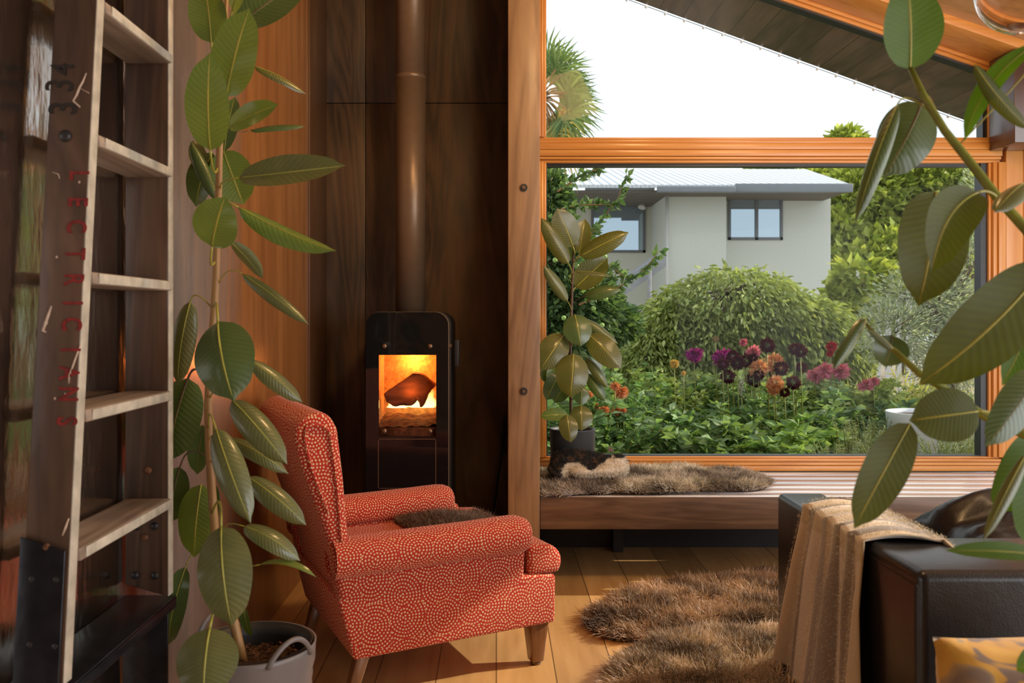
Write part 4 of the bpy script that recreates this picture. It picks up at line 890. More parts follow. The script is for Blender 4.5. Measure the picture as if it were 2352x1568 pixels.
# throw draped over the sofa arm
def throwmat():
    m, nt, b = nw('striped wool', .9, (.5,.35,.2), sheen=.5)
    uv = N(nt, 'ShaderNodeUVMap', uv_map='uv'); sp = N(nt, 'ShaderNodeSeparateXYZ'); L(nt, uv.outputs[0], sp.inputs[0])
    cr = (.66,.58,.48); bg2 = (.55,.42,.27); dk = (.20,.155,.115); gy = (.33,.29,.25)
    rp = ramp(nt, sp.outputs[0], [(0, bg2), (.12, bg2), (.13, dk), (.24, dk), (.25, cr), (.36, bg2), (.37, gy), (.45, gy), (.46, bg2), (.56, cr), (.57, gy), (.66, dk), (.67, cr), (.77, bg2), (.78, dk), (.88, dk), (.89, bg2), (1, bg2)])
    ru = ramp(nt, sp.outputs[1], [(0, (1,1,1)), (.10, (1,1,1)), (.11, (.62,.60,.62)), (.17, (.62,.60,.62)), (.18, (1,1,1)), (.30, (1,1,1)), (.31, (.80,.78,.62)), (.36, (.80,.78,.62)), (.37, (1,1,1)), (1, (1,1,1))])
    for r in (rp,): pass
    mx = N(nt, 'ShaderNodeMix', data_type='RGBA', blend_type='MULTIPLY'); mx.inputs[0].default_value = 1; L(nt, rp.outputs[0], mx.inputs[6]); L(nt, ru.outputs[0], mx.inputs[7]); L(nt, mx.outputs[2], b.inputs['Base Color'])
    tc = N(nt, 'ShaderNodeTexCoord'); n1 = N(nt, 'ShaderNodeTexNoise'); n1.inputs['Scale'].default_value = 500; L(nt, tc.outputs['Object'], n1.inputs['Vector']); bump(nt, b, n1.outputs[0], .5, .003); return m
thr = thing('throw_blanket', (.95, 2.3, .64), 'beige and brown striped wool throw with fringe hanging over the sofa arm', 'blanket')
def throwp(u, v):
    """u: across the throw (far to near), v: from the inner end over the arm and down to the fringe"""
    yt = 2.56-u*.42; yb = 2.66-u*.56; s_ = v*1.05
    if s_ < .12: x = 1.11-.10*s_/.12*.2; z = .66-.03*(1-s_/.12); y = yt-.10*(1-s_/.12)
    elif s_ < .31: q = (s_-.12)/.19; x = 1.09-q*.185; z = .652+.010*math.sin(PI*q); y = yt
    else:
        q = (s_-.31)/.74; h = min(1, q*1.0); z = .652-.490*h if q > 0 else .652; y = yt+(yb-yt)*q
        x = .905-.012-.030*q-.020*q*math.cos(u*2*PI*3.2+.8)-.014*math.sin(u*2*PI*5.3+q*1.5)*min(1, q*3)
        x = min(x, .902)
    bumpz = .016*math.sin(u*2*PI*2.6+.6)*math.exp(-((s_-.25)/.12)**2)
    return (x, y, z+abs(bumpz))
mb = MB(); mb.grid(throwp, 90, 90); o = mb.build('cloth', throwmat(), thr, smooth=True); md = o.modifiers.new('s', 'SOLIDIFY'); md.thickness = .006; md.offset = 1
n_ = 16000; uu = rng.random(n_); vv = rng.random(n_)*.99; pos = np.array([throwp(a, b_) for a, b_ in zip(uu, vv)]); pos[:, 0] -= .005*(vv > .31); pos[:, 2] += .006*(vv <= .31)
nor = np.where((vv > .31)[:, None], np.array([[-1, 0, .1]]), np.array([[-.2, 0, 1]])); fur('wool_fuzz', pos, nor, .009, .0007, tones(n_, (.5,.4,.28), (.8,.7,.58)), M['fur'], thr, (0, 0, -.2), .9, .5)
mb = MB()
for k in range(46):
    u = (k+.5)/46; p = Vector(throwp(u, 1)); pts = [p+Vector((random.uniform(-.004, .004)*j*.6, random.uniform(-.006, .006)*j*.6, .006-.013*j)) for j in range(4)]; mb.tube(pts, [.0032, .003, .0028, .0015], 6)
mb.build('fringe', plain('fringe yarn', (.48,.34,.20), .9, 60, .3, .1), thr, smooth=True)
# patterned cushion on a low stool at the bottom right corner
def yel():
    m, nt, b = nw('yellow brown cloth', .75, (.7,.4,.05), sheen=.2)
    tc = N(nt, 'ShaderNodeTexCoord'); v_ = N(nt, 'ShaderNodeTexNoise'); v_.inputs['Scale'].default_value = 7; v_.inputs['Distortion'].default_value = 1.6; L(nt, tc.outputs['Object'], v_.inputs['Vector'])
    rp = ramp(nt, v_.outputs[0], [(.30, (.09,.05,.03)), (.42, (.16,.10,.065)), (.45, (.45,.22,.02)), (.58, (.52,.28,.03)), (.61, (.36,.23,.10)), (.72, (.20,.14,.10))]); L(nt, rp.outputs[0], b.inputs['Base Color']); return m
cushion('patterned_cushion', (1.03, 1.52, .505), .27, .14, .12, (PI/2*.95, 0, 0), yel(), 'yellow and brown patterned cushion standing at the bottom right corner', 'cushion', .3, 7)
stl = thing('low_stool', (1.05, 1.5, 0), 'low dark wooden stool under the yellow patterned cushion', 'stool')
mb = MB(); mb.box(.78, 1.35, 1.36, 1.68, .315, .348); mb.build('seat', M['darkbeam'], stl, bevel=.004)
for x, y in ((.80, 1.38), (1.29, 1.38), (.80, 1.62), (1.29, 1.62)): mb = MB(); mb.box(x, x+.04, y, y+.04, 0, .314); mb.build('leg', M['darkbeam'], stl, bevel=.003)

# ================================================================== FOREGROUND RUBBER PLANT AND GLASS GLOBE
fg = thing('rubber_plant', (1.62, 1.25, .33), 'nearest rubber plant reaching in from the right edge, blurred leaves in front of sofa', 'plant')
R = 1.42
mb = MB(); mb.tube([P(*q) for q in ((2092,158,1.45),(2120,218,R),(2170,300,R),(2230,375,1.40),(2292,455,1.38),(2360,530,1.36),(2480,680,1.33),(2640,1000,1.30))]+[(1.30,1.28,.75),(1.55,1.25,.50),(1.62,1.25,.33)], [.0045,.006,.0065,.007,.0075,.008,.009,.010,.012,.013,.015], 12); mb.build('stem', M['stemgreen'], fg, smooth=True)
mb = MB(); mb.tube([P(*q) for q in ((1988,742,1.44),(2030,792,1.44),(2055,805,1.44),(2110,856,1.43),(2170,893,1.42),(2260,955,1.42),(2360,1000,1.40),(2500,1050,1.35))]+[(1.27,1.29,.80)], [.003,.004,.0045,.006,.0065,.007,.008,.009,.010], 10); mb.build('branch', M['stemgreen'], fg, smooth=True)
LR = [
 ((2090,160),(2084,-50),142,1.45,1.42,'rub_backgreen',dict(bow=.04)),
 ((2118,236),(2030,408),128,1.5,1.48,'rub_deep',dict(bow=.10,cup=-.08,stem=(2150,262,R))),
 ((2062,238),(1964,512),56,1.42,1.36,'rub_deep',dict(fold=1.5,roll=.5,stem=(2190,312,R))),
 ((2150,440),(2110,702),162,1.5,1.46,'rub_back',dict(bow=.06,cup=.06)),
 ((2246,442),(2140,628),112,1.34,1.30,'rub_back',dict(bow=.12,swoop=.14,cup=.2,stem=(2304,468,1.38))),
 ((2380,100),(2215,325),44,1.3,1.34,'rub_backgreen',dict(roll=.5,bow=.1,swoop=.08,stem=(2205,330,R))),
 ((2238,148),(2370,300),44,1.3,1.32,'rub_back',dict(roll=.3,fold=.9,swoop=.06)),
 ((2352,420),(2285,488),66,1.34,1.30,'rub_teal',dict(fold=1.0,nrm=(0,-.5,1))),
 ((2400,610),(2110,884),158,1.36,1.36,'rub_back',dict(bow=.05,cup=.05,swoop=-.03)),
 ((2280,655),(2150,790),52,1.46,1.46,'rub_deep',dict(fold=1.3,roll=.4)),
 ((2380,690),(2300,886),74,1.44,1.42,'rub_backgreen',dict(bow=.08)),
 ((1990,732),(1914,850),46,1.42,1.38,'rub_deep',dict(fold=1.6,roll=-.6,wave=.05)),
 ((2048,770),(2032,842),84,1.5,1.5,'rub_deep',dict(bow=.1)),
 ((2050,800),(1990,755),30,1.43,1.40,'rub_back',dict(fold=1.3,roll=.6)),
 ((2248,944),(2088,966),124,1.40,1.40,'rub_back',dict(bow=.04,cup=.05,stem=(2300,975,1.41))),
 ((2090,972),(1962,1214),104,1.38,1.34,'rub_back',dict(bow=.05,cup=.05,swoop=.02)),
 ((2380,850),(2262,1026),90,1.30,1.26,'rub_deep',dict(bow=.1,cup=-.1)),
 ((2390,990),(2285,1180),110,1.46,1.46,'rub_backgreen',dict(bow=.06)),
 ((2390,1020),(2360,1260),130,1.42,1.40,'rub_backgreen',dict(bow=.06)),
 ((2358,1040),(2258,1242),34,1.26,1.22,'rub_teal',dict(fold=1.2,roll=.6,bow=.05)),
 ((2400,1275),(2170,1264),42,1.22,1.22,'rub_backgreen',dict(bow=.05,roll=-.3,nrm=(0,-.6,.8))),
 ((2400,1490),(2335,1540),60,1.2,1.2,'rub_backgreen',dict(bow=.05)),
]
for (b0, b1, w_, d0, d1, m_, k) in LR: leaf(fg, b0, b1, w_, d0, d1, m_, **k)
pt2 = thing('plant_pot', (1.62, 1.25, 0), 'dark round pot outside the right edge holding the nearest rubber plant', 'pot')
mb = MB(); mb.lathe([(0, 0), (.12, 0), (.15, .34), (.153, .36), (.14, .36), (.135, .32), (0, .32)], (1.62, 1.25, 0), 48); mb.build('vessel', M['potgrey'], pt2, smooth=True)
gc = P(2352, -28, 1.62); gl = thing('glass_pendant', gc, 'clear glass globe pendant lamp hanging in the top right corner', 'lamp')
mb = MB(); mb.ball(gc, .083, n=48, m=32)
mg, ntg, bg_ = nw('blown glass', .0, (1, .93, .86)); bg_.inputs['Transmission Weight'].default_value = 1; bg_.inputs['IOR'].default_value = 1.45
o = mb.build('globe', mg, gl, smooth=True); md = o.modifiers.new('s', 'SOLIDIFY'); md.thickness = .003; md.offset = -1
mb = MB(); mb.tube([(gc.x, gc.y, gc.z+.083), (gc.x, gc.y, gc.z+.13)], .02, 20); mb.build('cap', M['stud'], gl); mb = MB(); mb.tube([(gc.x, gc.y, gc.z+.13), (gc.x, gc.y, ceil_z(gc.x)+.01)], .003, 8); mb.build('cord', M['black'], gl)

# ================================================================== THE GARDEN BEYOND THE GLASS
GZ = -.04
def pix(px, py, d): return P(px, py, d)
mg, ntg, bgr = nw('bark mulch ground', .95, (.3,.25,.2))
tc = N(ntg, 'ShaderNodeTexCoord'); v1 = N(ntg, 'ShaderNodeTexVoronoi'); v1.inputs['Scale'].default_value = 38; n1 = N(ntg, 'ShaderNodeTexNoise'); n1.inputs['Scale'].default_value = 6; n1.inputs['Detail'].default_value = 8
L(ntg, tc.outputs['Object'], v1.inputs['Vector']); L(ntg, tc.outputs['Object'], n1.inputs['Vector'])
f_ = math_(ntg, 'ADD', math_(ntg, 'MULTIPLY', v1.outputs[0], .5), math_(ntg, 'MULTIPLY', n1.outputs[0], .7)); rp = ramp(ntg, f_, [(.25, (.10,.075,.055)), (.8, (.42,.36,.29))]); L(ntg, rp.outputs[0], bgr.inputs['Base Color']); bump(ntg, bgr, f_, .6, .02)
mb = MB(); mb.grid(lambda u, v: (-12+u*36, 4.72+v*45, GZ-.03+.05*mnoise.noise(Vector((u*14, v*18, 0)))), 60, 60); struct(mb.build('ground', mg, smooth=True))
# loose straw and bark on the path
n_ = 7000; pos = np.stack([rng.uniform(1.9, 5.2, n_), rng.uniform(6.6, 9.5, n_), np.full(n_, GZ+.015)], 1)
tag(leaves('straw_mulch', pos, rng.normal(size=(n_, 3))*[1, 1, .2], .07, .009, tones(n_, (.20,.16,.12), (.62,.56,.46), .2), M['dry_out']), 'pale straw and bark mulch strewn over the garden path', 'mulch', kind='stuff')

def ell(n, c, r, shell=.75, zmin=None, bump_=.18, sc=1.6, seed=0):
    """points in the outer shell of a lumpy ellipsoid"""
    d = unit(rng.normal(size=(n*2, 3))); 
    if zmin is not None: d = d[d[:, 2] > zmin]
    d = d[:n]; k = shell+(1-shell)*rng.random(len(d))**.6
    lump = 1+bump_*vnoise(d, sc*1.5, seed)+bump_*.6*vnoise(d, sc*4, seed+5)
    return np.array(c)+d*np.array(r)*(k*lump)[:, None], d
def tree(name, lab, cat, blobs, n, size, ta, tb, trunk=None, lean=(0, 0, -.3), aspect=.5, group=None, shell=.55, loc=None, bump_=.2, mat='leaf_out', twigs=0):
    b0 = blobs[0][0]; root = thing(name, loc or (trunk[0] if trunk else (b0[0], b0[1], GZ)), lab, cat, group)
    vol = np.array([b[1][0]*b[1][2] for b in blobs]); vol = vol/vol.sum(); PP = []; DD = []
    for i, (c, r) in enumerate(blobs):
        p, d = ell(int(n*vol[i]), c, r, shell, None, bump_, 1.6, i*3.3); PP.append(p); DD.append(d)
    pos = np.vstack(PP); d = np.vstack(DD)+np.array(lean)+rng.normal(0, .35, (len(pos), 3))
    k = pos[:, 2] > GZ; pos = pos[k]; d = d[k]
    tn = tones(len(pos), ta, tb, .18)
    leaves('foliage', pos, d, size, size*aspect, tn, M[mat], root)
    bark = plain(name+' bark', (.14,.10,.07), .9, 30, .3, .4)
    if trunk:
        mb = MB(); mb.tube(trunk, [.09*max(.3, 1-k/len(trunk)) if len(trunk) > 2 else .08 for k in range(len(trunk))], 10); mb.build('trunk', bark, root, smooth=True)
        top = Vector(trunk[-1])
        for i in range(twigs):
            c, r = blobs[i % len(blobs)]; q, _ = ell(1, c, r, .6); e = Vector(q[0]); m_ = top.lerp(e, .5)+Vector((0, 0, .12)); mb = MB(); mb.tube([top, m_, e], [.022, .014, .006], 6); mb.build('branch', bark, root, smooth=True)
    return root
# --- neighbour's house
house = thing('house', pix(1700, 800, 15), 'pale rendered neighbouring house with corrugated grey roof beyond the garden', 'house')
rend = plain('pale green grey render', (.62,.655,.60), .95, 70, .05, .5); rend2 = plain('render in recess', (.60,.62,.54), .95, 70, .05, .5)
gut = plain('grey gutter', (.20,.22,.245), .4, 10, .04, .02); sof = plain('brown soffit', (.16,.145,.13), .7, 10, .06, .02)
def wallbox(px0, px1, d, dep, ztop, mat, nm='wall', zb=GZ):
    mb = MB(); mb.box((px0-HX)*d/F, (px1-HX)*d/F, d, d+dep, zb, ztop); return mb.build(nm, mat, house)
wallbox(1527, 1668, 14.5, 4, 3.32, rend); wallbox(1664, 1908, 15.0, 3.6, 3.35, rend); wallbox(1180, 1530, 15.8, 3, 3.40, rend2)
roofm, ntr, br = nw('corrugated roof sheet', .35, (.62,.66,.70), metal=.25)
tc = N(ntr, 'ShaderNodeTexCoord'); wv = N(ntr, 'ShaderNodeTexWave'); wv.inputs['Scale'].default_value = 2.3; wv.bands_direction = 'X'; L(ntr, tc.outputs['Object'], wv.inputs['Vector']); bump(ntr, br, wv.outputs[0], 1.0, .04)
def zz(py, d): return CH-(py-HY)*d/F
def xx(px, d): return (px-HX)*d/F
mb = MB(); e = 13.9; r_ = 17.2
mb.hexa([(xx(1180, e), e, zz(424, e)-.05), (xx(1958, e), e, zz(424, e)-.05), (xx(1850, r_), r_, zz(388, r_)-.05), (xx(1180, r_), r_, zz(388, r_)-.05)], [(xx(1180, e), e, zz(424, e)), (xx(1958, e), e, zz(424, e)), (xx(1850, r_), r_, zz(388, r_)), (xx(1180, r_), r_, zz(388, r_))])
mb.hexa([(xx(1850, r_), r_, zz(388, r_)-.05), (xx(1958, e), e, zz(424, e)-.05), (xx(1958, e), 20, zz(424, e)-.05), (xx(1850, r_), r_+.1, zz(388, r_)-.05)], [(xx(1850, r_), r_, zz(388, r_)), (xx(1958, e), e, zz(424, e)), (xx(1958, e), 20, zz(424, e)), (xx(1850, r_), r_+.1, zz(388, r_))])
mb.build('roof', roofm, house)
for px0, px1, y0, y1, d in ((1345, 1504, 423, 436, 13.95), (1511, 1690, 427, 441, 13.75), (1690, 1960, 421, 441, 13.88)):
    mb = MB(); mb.box(xx(px0, d), xx(px1, d), d, d+.1, zz(y1, d), zz(y0, d)); mb.build('gutter', gut, house, bevel=.01)
mb = MB(); mb.box(xx(1180, 13.9), xx(1950, 13.9), 14.0, 16, 3.20, 3.235); mb.build('soffit', sof, house)
for px, w_ in ((1532, 7),): mb = MB(); mb.tube([(xx(px, 14.42), 14.42, GZ), (xx(px, 14.42), 14.42, 3.22)], .028, 10); mb.build('downpipe', plain('pale downpipe', (.6,.6,.57), .5, 10, .03, 0), house, smooth=True)
winf = plain('grey window frame', (.13,.14,.15), .4, 20, .04, 0); wing = nw('reflecting window', .03, (.42,.52,.60), metal=.75)[0]
def hwin(px0, px1, y0, y1, d, mull=None):
    mb = MB(); t = .045; x0, x1, z0, z1 = xx(px0, d), xx(px1, d), zz(y1, d), zz(y0, d)
    for a, b_, c, e_ in ((x0, x1, z1-t, z1), (x0, x1, z0, z0+t), (x0, x0+t, z0, z1), (x1-t, x1, z0, z1))+(((xx(mull, d)-t*.6, xx(mull, d)+t*.6, z0, z1),) if mull else ()): mb.box(a, b_, d-.03, d+.02, c, e_)
    o = mb.build('window', winf, house); mb = MB(); mb.box(x0+t*.5, x1-t*.5, d-.008, d+.004, z0+t*.5, z1-t*.5); mb.build('pane', wing, o)
hwin(1672, 1797, 455, 551, 14.99, 1737); hwin(1358, 1482, 456, 580, 15.79)
lampm = plain('white flood lamp', (.6,.6,.58), .4, 10, .03, 0); mb = MB(); p = pix(1478, 462, 15.5); mb.tube([p, p+Vector((-.04, -.05, -.12))], [.03, .07], 12); mb.tube([p, p+Vector((0, .25, .05))], .015, 6); mb.build('flood_lamp', lampm, house)
# grey outside stair and rail left of the house
st = thing('outside_stair', pix(1450, 760, 13), 'grey timber stair and deck beside the neighbouring house', 'stair')
stm = plain('grey weathered timber', (.30,.31,.33), .7, 10, .1, .05)
mb = MB(); a, b_ = pix(1395, 705, 13), pix(1530, 612, 13); mb.hexa([a, a+Vector((0, .9, 0)), b_+Vector((0, .9, 0)), b_], [a+Vector((0, 0, .24)), a+Vector((0, .9, .24)), b_+Vector((0, .9, .24)), b_+Vector((0, 0, .24))]); mb.build('stringer', stm, st)
mb = MB(); p = pix(1492, 600, 12.9); mb.tube([(p.x, 12.9, GZ), (p.x, 12.9, p.z)], .03, 8); mb.build('post', stm, st)
mb = MB(); p = pix(1370, 665, 13); q = pix(1420, 660, 13); mb.box(p.x, q.x, 13, 13.8, q.z-.1, q.z); mb.build('landing', stm, st)
# --- white paling fence, seen through the trees
fn_ = thing('paling_fence', pix(1960, 760, 12.5), 'white paling fence half hidden behind the trees', 'fence')
fm = plain('white paling', (.62,.61,.62), .7, 20, .06, .05)
for k, px in enumerate((1924, 1944, 1967, 1990, 2010, 2034, 2058, 2082)): mb = MB(); d = 12.5; mb.box(xx(px, d), xx(px+13, d), d, d+.02, GZ, zz(612+k, d)); mb.build('paling', fm, fn_)
mb = MB(); mb.box(xx(1915, 12.5), xx(2100, 12.5), 12.52, 12.56, zz(680, 12.5), zz(672, 12.5)); mb.build('rail', fm, fn_)
# --- trees
def B(px, py, d, rx, rz, ry=None): 
    p = pix(px, py, d); k = d/F; return ((p.x, d, p.z), (rx*k, (ry or rx*.7)*k, rz*k))
def base_(px, d): p = pix(px, HY, d); return (p.x, d, GZ)
weep = [B(1690, 745, 10.2, 205, 130, 150), B(1560, 800, 10.0, 125, 120, 100), B(1800, 790, 10.1, 170, 130, 110), B(1500, 850, 9.8, 100, 90, 80), B(1890, 830, 10.0, 110, 100, 80), B(1650, 830, 9.7, 150, 110, 60)]
tree('weeping_tree', 'broad dome shaped weeping tree with drooping leaves in the garden centre', 'tree', weep, 27000, .105, (.20,.27,.07), (.46,.52,.19), [base_(1690, 10.4), tuple(pix(1685, 700, 10.4)), tuple(pix(1690, 660, 10.3))], (0, -.3, -1.2), .36, shell=.72, bump_=.16, twigs=16)
tree('leafy_tree', 'tall sunlit bright green tree behind the right end of the house', 'tree', [B(1990, 500, 19, 130, 130), B(2120, 480, 19, 140, 120), B(2230, 520, 18.5, 120, 140), B(2060, 640, 18, 190, 110), B(1945, 345, 20, 45, 50), B(1935, 600, 18.4, 70, 120), B(1890, 430, 21, 70, 40), B(1985, 640, 12, 85, 34, 20), B(1940, 700, 12, 60, 40, 20)], 26000, .21, (.26,.35,.05), (.60,.64,.17), [base_(2080, 19.2), tuple(pix(2080, 560, 19.2))], (.1, -.2, -.5), .6, shell=.45)
tree('round_tree', 'green tree rising just over the roof ridge right of centre', 'tree', [B(1830, 400, 24, 80, 34), B(1760, 420, 24, 60, 40)], 4000, .22, (.20,.28,.03), (.46,.52,.12), [base_(1810, 24), tuple(pix(1810, 430, 24))], (0, 0, -.3), .6)
tree('olive_tree', 'silver leaved olive tree in front of the right window jamb', 'tree', [B(2120, 690, 8.6, 120, 80), B(2230, 620, 8.8, 110, 120), B(2060, 760, 8.4, 90, 80), B(2200, 800, 8.6, 120, 110), B(2260, 480, 9, 60, 110)], 15000, .062, (.26,.32,.22), (.62,.66,.54), [base_(2190, 8.8), tuple(pix(2185, 880, 8.8)), tuple(pix(2165, 740, 8.7))], (0, 0, .1), .22, shell=.3, twigs=26)
tree('apple_tree', 'dark green apple tree at the left edge of the big window', 'tree', [B(1255, 480, 7.6, 55, 105), B(1275, 600, 7.5, 75, 105), B(1330, 700, 7.4, 90, 90), B(1260, 760, 7.4, 100, 110), B(1400, 740, 7.8, 70, 50)], 11000, .075, (.055,.12,.055), (.22,.33,.14), [base_(1235, 7.6), tuple(pix(1240, 800, 7.6)), tuple(pix(1262, 620, 7.6))], (.2, 0, -.2), .6, shell=.35, twigs=18)
apt = bpy.data.objects['apple_tree']; mb_l = []
for pts in (((1300,560),(1370,520),(1420,455),(1440,400)), ((1280,440),(1340,400),(1380,385)), ((1330,700),(1420,660),(1480,620),(1515,575)), ((1350,650),(1400,610),(1440,640)), ((1290,480),(1340,470),(1400,470)), ((1320,600),(1350,560),(1365,520))):
    q = [pix(x, y, 6.9-.1*i) for i, (x, y) in enumerate(pts)]; mb = MB(); mb.tube(q, [.008, .006, .004, .002][:len(q)], 6); mb.build('spray', M['stem'], apt, smooth=True)
    for t in np.linspace(.05, 1, 26):
        u = t*(len(q)-1); i = min(len(q)-2, int(u)); c = q[i].lerp(q[i+1], u-i); mb_l.append(c)
pos = np.array([c[:] for c in mb_l for _ in range(2)])+rng.normal(0, .006, (len(mb_l)*2, 3)); leaves('spray_leaves', pos, np.tile([.6, -.3, .1], (len(pos), 1))+rng.normal(0, .55, (len(pos), 3)), .075, .042, tones(len(pos), (.08,.16,.06), (.20,.30,.13)), M['leaf_out'], apt)
for k in range(16):
    c = pix(random.uniform(1250, 1400), random.uniform(560, 790), 7.1); mb = MB(); mb.ball(c, .021, n=12, m=8); mb.build('apple', M.setdefault('apple', plain('green apple', (.26,.40,.10), .4, 20, .1, .02)), apt, smooth=True)
# palm
palm = thing('fan_palm', base_(1235, 12), 'fan palm with spiky fronds showing at the upper left of the window', 'palm')
mb = MB(); mb.tube([base_(1235, 12), tuple(pix(1232, 240, 12))], [.12, .10], 12); mb.build('trunk', plain('shaggy palm trunk', (.16,.11,.06), .95, 20, .4, .6), palm, smooth=True)
hub = pix(1240, 225, 12)
fr_ = [(a, 0) for a in np.linspace(-75, 95, 12)]+[(a, 1) for a in np.linspace(-110, -40, 8)]+[(a, 0) for a in np.linspace(-60, 80, 9)]
for i, (deg, dead) in enumerate(fr_):
    a = math.radians(deg+random.uniform(-6, 6)); ln = random.uniform(.32, .53); ry_ = random.uniform(-.5, .5)
    dv = Vector((math.cos(a), ry_, math.sin(a))).normalized(); c = hub+dv*ln*(.9 if not dead else .8)
    if dead: c.z -= .2
    mb = MB(); mb.tube([hub, hub.lerp(c, .5)+Vector((0, 0, .04)), c], .012, 5); nb = 26; rad = random.uniform(.46, .64)
    up = dv.cross(Vector((0, 1, 0))).normalized()
    pv = []; 
    for k in range(nb):
        b_ = math.radians(-115+230*k/(nb-1)); dd = (dv*math.cos(b_)+up*math.sin(b_)+Vector((0, random.uniform(-.35, .35), 0))).normalized(); L0 = rad*(1-.25*abs(b_)/2)*random.uniform(.85, 1.1)
        tipd = Vector((0, 0, -.16 if not dead else -.42)); s_ = dd.cross(Vector((0, 1, 0))).normalized()*.014
        pv.append([c, c+dd*L0*.55+s_, c+dd*L0+tipd*L0, c+dd*L0*.55-s_])
    pv = np.array([[q[:] for q in r] for r in pv]); ta, tb = ((.10,.17,.05), (.30,.38,.14)) if not dead else ((.42,.30,.06), (.66,.52,.16))
    o = soup('frond', pv, 4, tones(nb, ta, tb, .15), M['leaf_out'], palm); mb.build('frond_stalk', M['stem'], o, smooth=True)
# --- planting
def bushmass(name, lab, cat, cen, n, length, ta, tb, h, spread, aspect=.5, kind=None, stems=40, group=None, upr=.5):
    """leafy herbaceous plant: leaves set along rising stems"""
    root = thing(name, (cen[0], cen[1], GZ), lab, cat, group); PP = []; DD = []; mb = MB(); nl = max(4, n//stems)
    for s_ in range(stems):
        a = rng.uniform(0, 2*PI); r = spread*math.sqrt(rng.random())*.5; x0, y0 = cen[0]+r*math.cos(a), cen[1]+r*math.sin(a); hh = h*rng.uniform(.55, 1.05)
        e = Vector((x0+math.cos(a)*spread*.55*rng.random(), y0+math.sin(a)*spread*.55*rng.random(), GZ+hh)); b0 = Vector((x0, y0, GZ)); m_ = b0.lerp(e, .5)+Vector((0, 0, .05))
        mb.tube([b0, m_, e], [.006, .005, .002], 4, cap=False)
        for k in range(nl):
            t = .15+.85*rng.random()**.7; c = b0*(1-t)**2+m_*2*t*(1-t)+e*t*t; PP.append(c[:]); aa = rng.uniform(0, 2*PI); DD.append((math.cos(aa), math.sin(aa), upr*rng.uniform(-.6, 1.2)))
    mb.build('stems', M['stemgreen'], root, smooth=True)
    leaves('foliage', np.array(PP), np.array(DD), length, length*aspect, tones(len(PP), ta, tb, .2), M['leaf_out'], root)
    return root
beds = [ # px, d, height, spread, leaves, leaf length, tones
 (1400, 7.3, .55, .9, 1500, .085, 0), (1500, 8.6, .62, 1.0, 1600, .085, 1), (1560, 7.4, .42, .9, 1500, .12, 2), (1650, 7.9, .55, 1.0, 1700, .11, 2), (1730, 7.3, .42, .9, 1500, .12, 3), (1800, 8.3, .62, 1.0, 1500, .10, 2),
 (1720, 8.9, .68, 1.1, 1500, .09, 1), (1880, 8.8, .62, 1.0, 1400, .09, 1), (1960, 9.4, .60, .9, 1300, .08, 1), (1480, 7.0, .22, .8, 700, .07, 3), (1350, 7.0, .5, .8, 1200, .10, 0), (1620, 6.9, .20, .7, 600, .07, 3),
 (2000, 8.2, .45, .7, 1400, .10, 4), (1420, 8.8, .75, 1.1, 1500, .09, 3), (1590, 9.2, .72, 1.1, 1500, .09, 1), (1780, 7.0, .34, .6, 900, .11, 3), (1300, 7.4, .6, .9, 1300, .11, 0), (1930, 8.0, .30, .5, 700, .08, 2), (2060, 9.2, .5, .8, 900, .09, 1)]
TN = [((.09,.19,.07), (.26,.40,.17)), ((.19,.27,.09), (.44,.52,.20)), ((.12,.22,.10), (.32,.45,.21)), ((.17,.30,.09), (.37,.52,.19)), ((.08,.17,.075), (.22,.34,.15))]
for i, (px, d, h, sp_r, n_, ll, tk) in enumerate(beds):
    c = pix(px, HY, d); bushmass('dahlia_bush', 'leafy green dahlia bush in the flower bed', 'bush', (c.x, c.y), n_, ll, TN[tk][0], TN[tk][1], h, sp_r, .52, group='dahlia bushes of the flower bed')
for px, d, h in ((1930, 6.6, .30), (1975, 6.9, .42), (2030, 6.6, .34), (2010, 7.5, .40), (2110, 6.5, .26), (2170, 6.6, .34), (2225, 6.5, .36), (2260, 6.9, .42)):
    c = pix(px, HY, d); bushmass('rosemary_bush', 'low grey green rosemary bush under the right half of the window', 'bush', (c.x, c.y), 2200, .028, (.17,.24,.14), (.40,.46,.34), h, .30, .16, stems=46, group='rosemary bushes along the path', upr=1.2)
c = pix(2075, HY, 9.6); bushmass('tall_grass', 'clump of pale yellow stalks behind the white planter', 'grass', (c.x, c.y), 1100, .20, (.50,.50,.12), (.75,.72,.30), .62, .9, .06, stems=60, upr=2.5)
# white planter
p = pix(2118, 945, 7.4); pl = thing('white_planter', (p.x, 7.4, GZ), 'large round white planter standing in the garden', 'planter')
mb = MB(); hz = p.z; mb.lathe([(0, GZ), (.24, GZ), (.285, hz-.01), (.288, hz), (.270, hz), (.262, hz-.04)], (p.x, 7.4, 0), 48); mb.build('vessel', plain('white glazed planter', (.66,.70,.74), .5, 20, .04, .02), pl, smooth=True)
mb = MB(); mb.lathe([(0, hz-.03), (.264, hz-.035)], (p.x, 7.4, 0), 40); mb.build('soil_surface', M['soil'], pl)
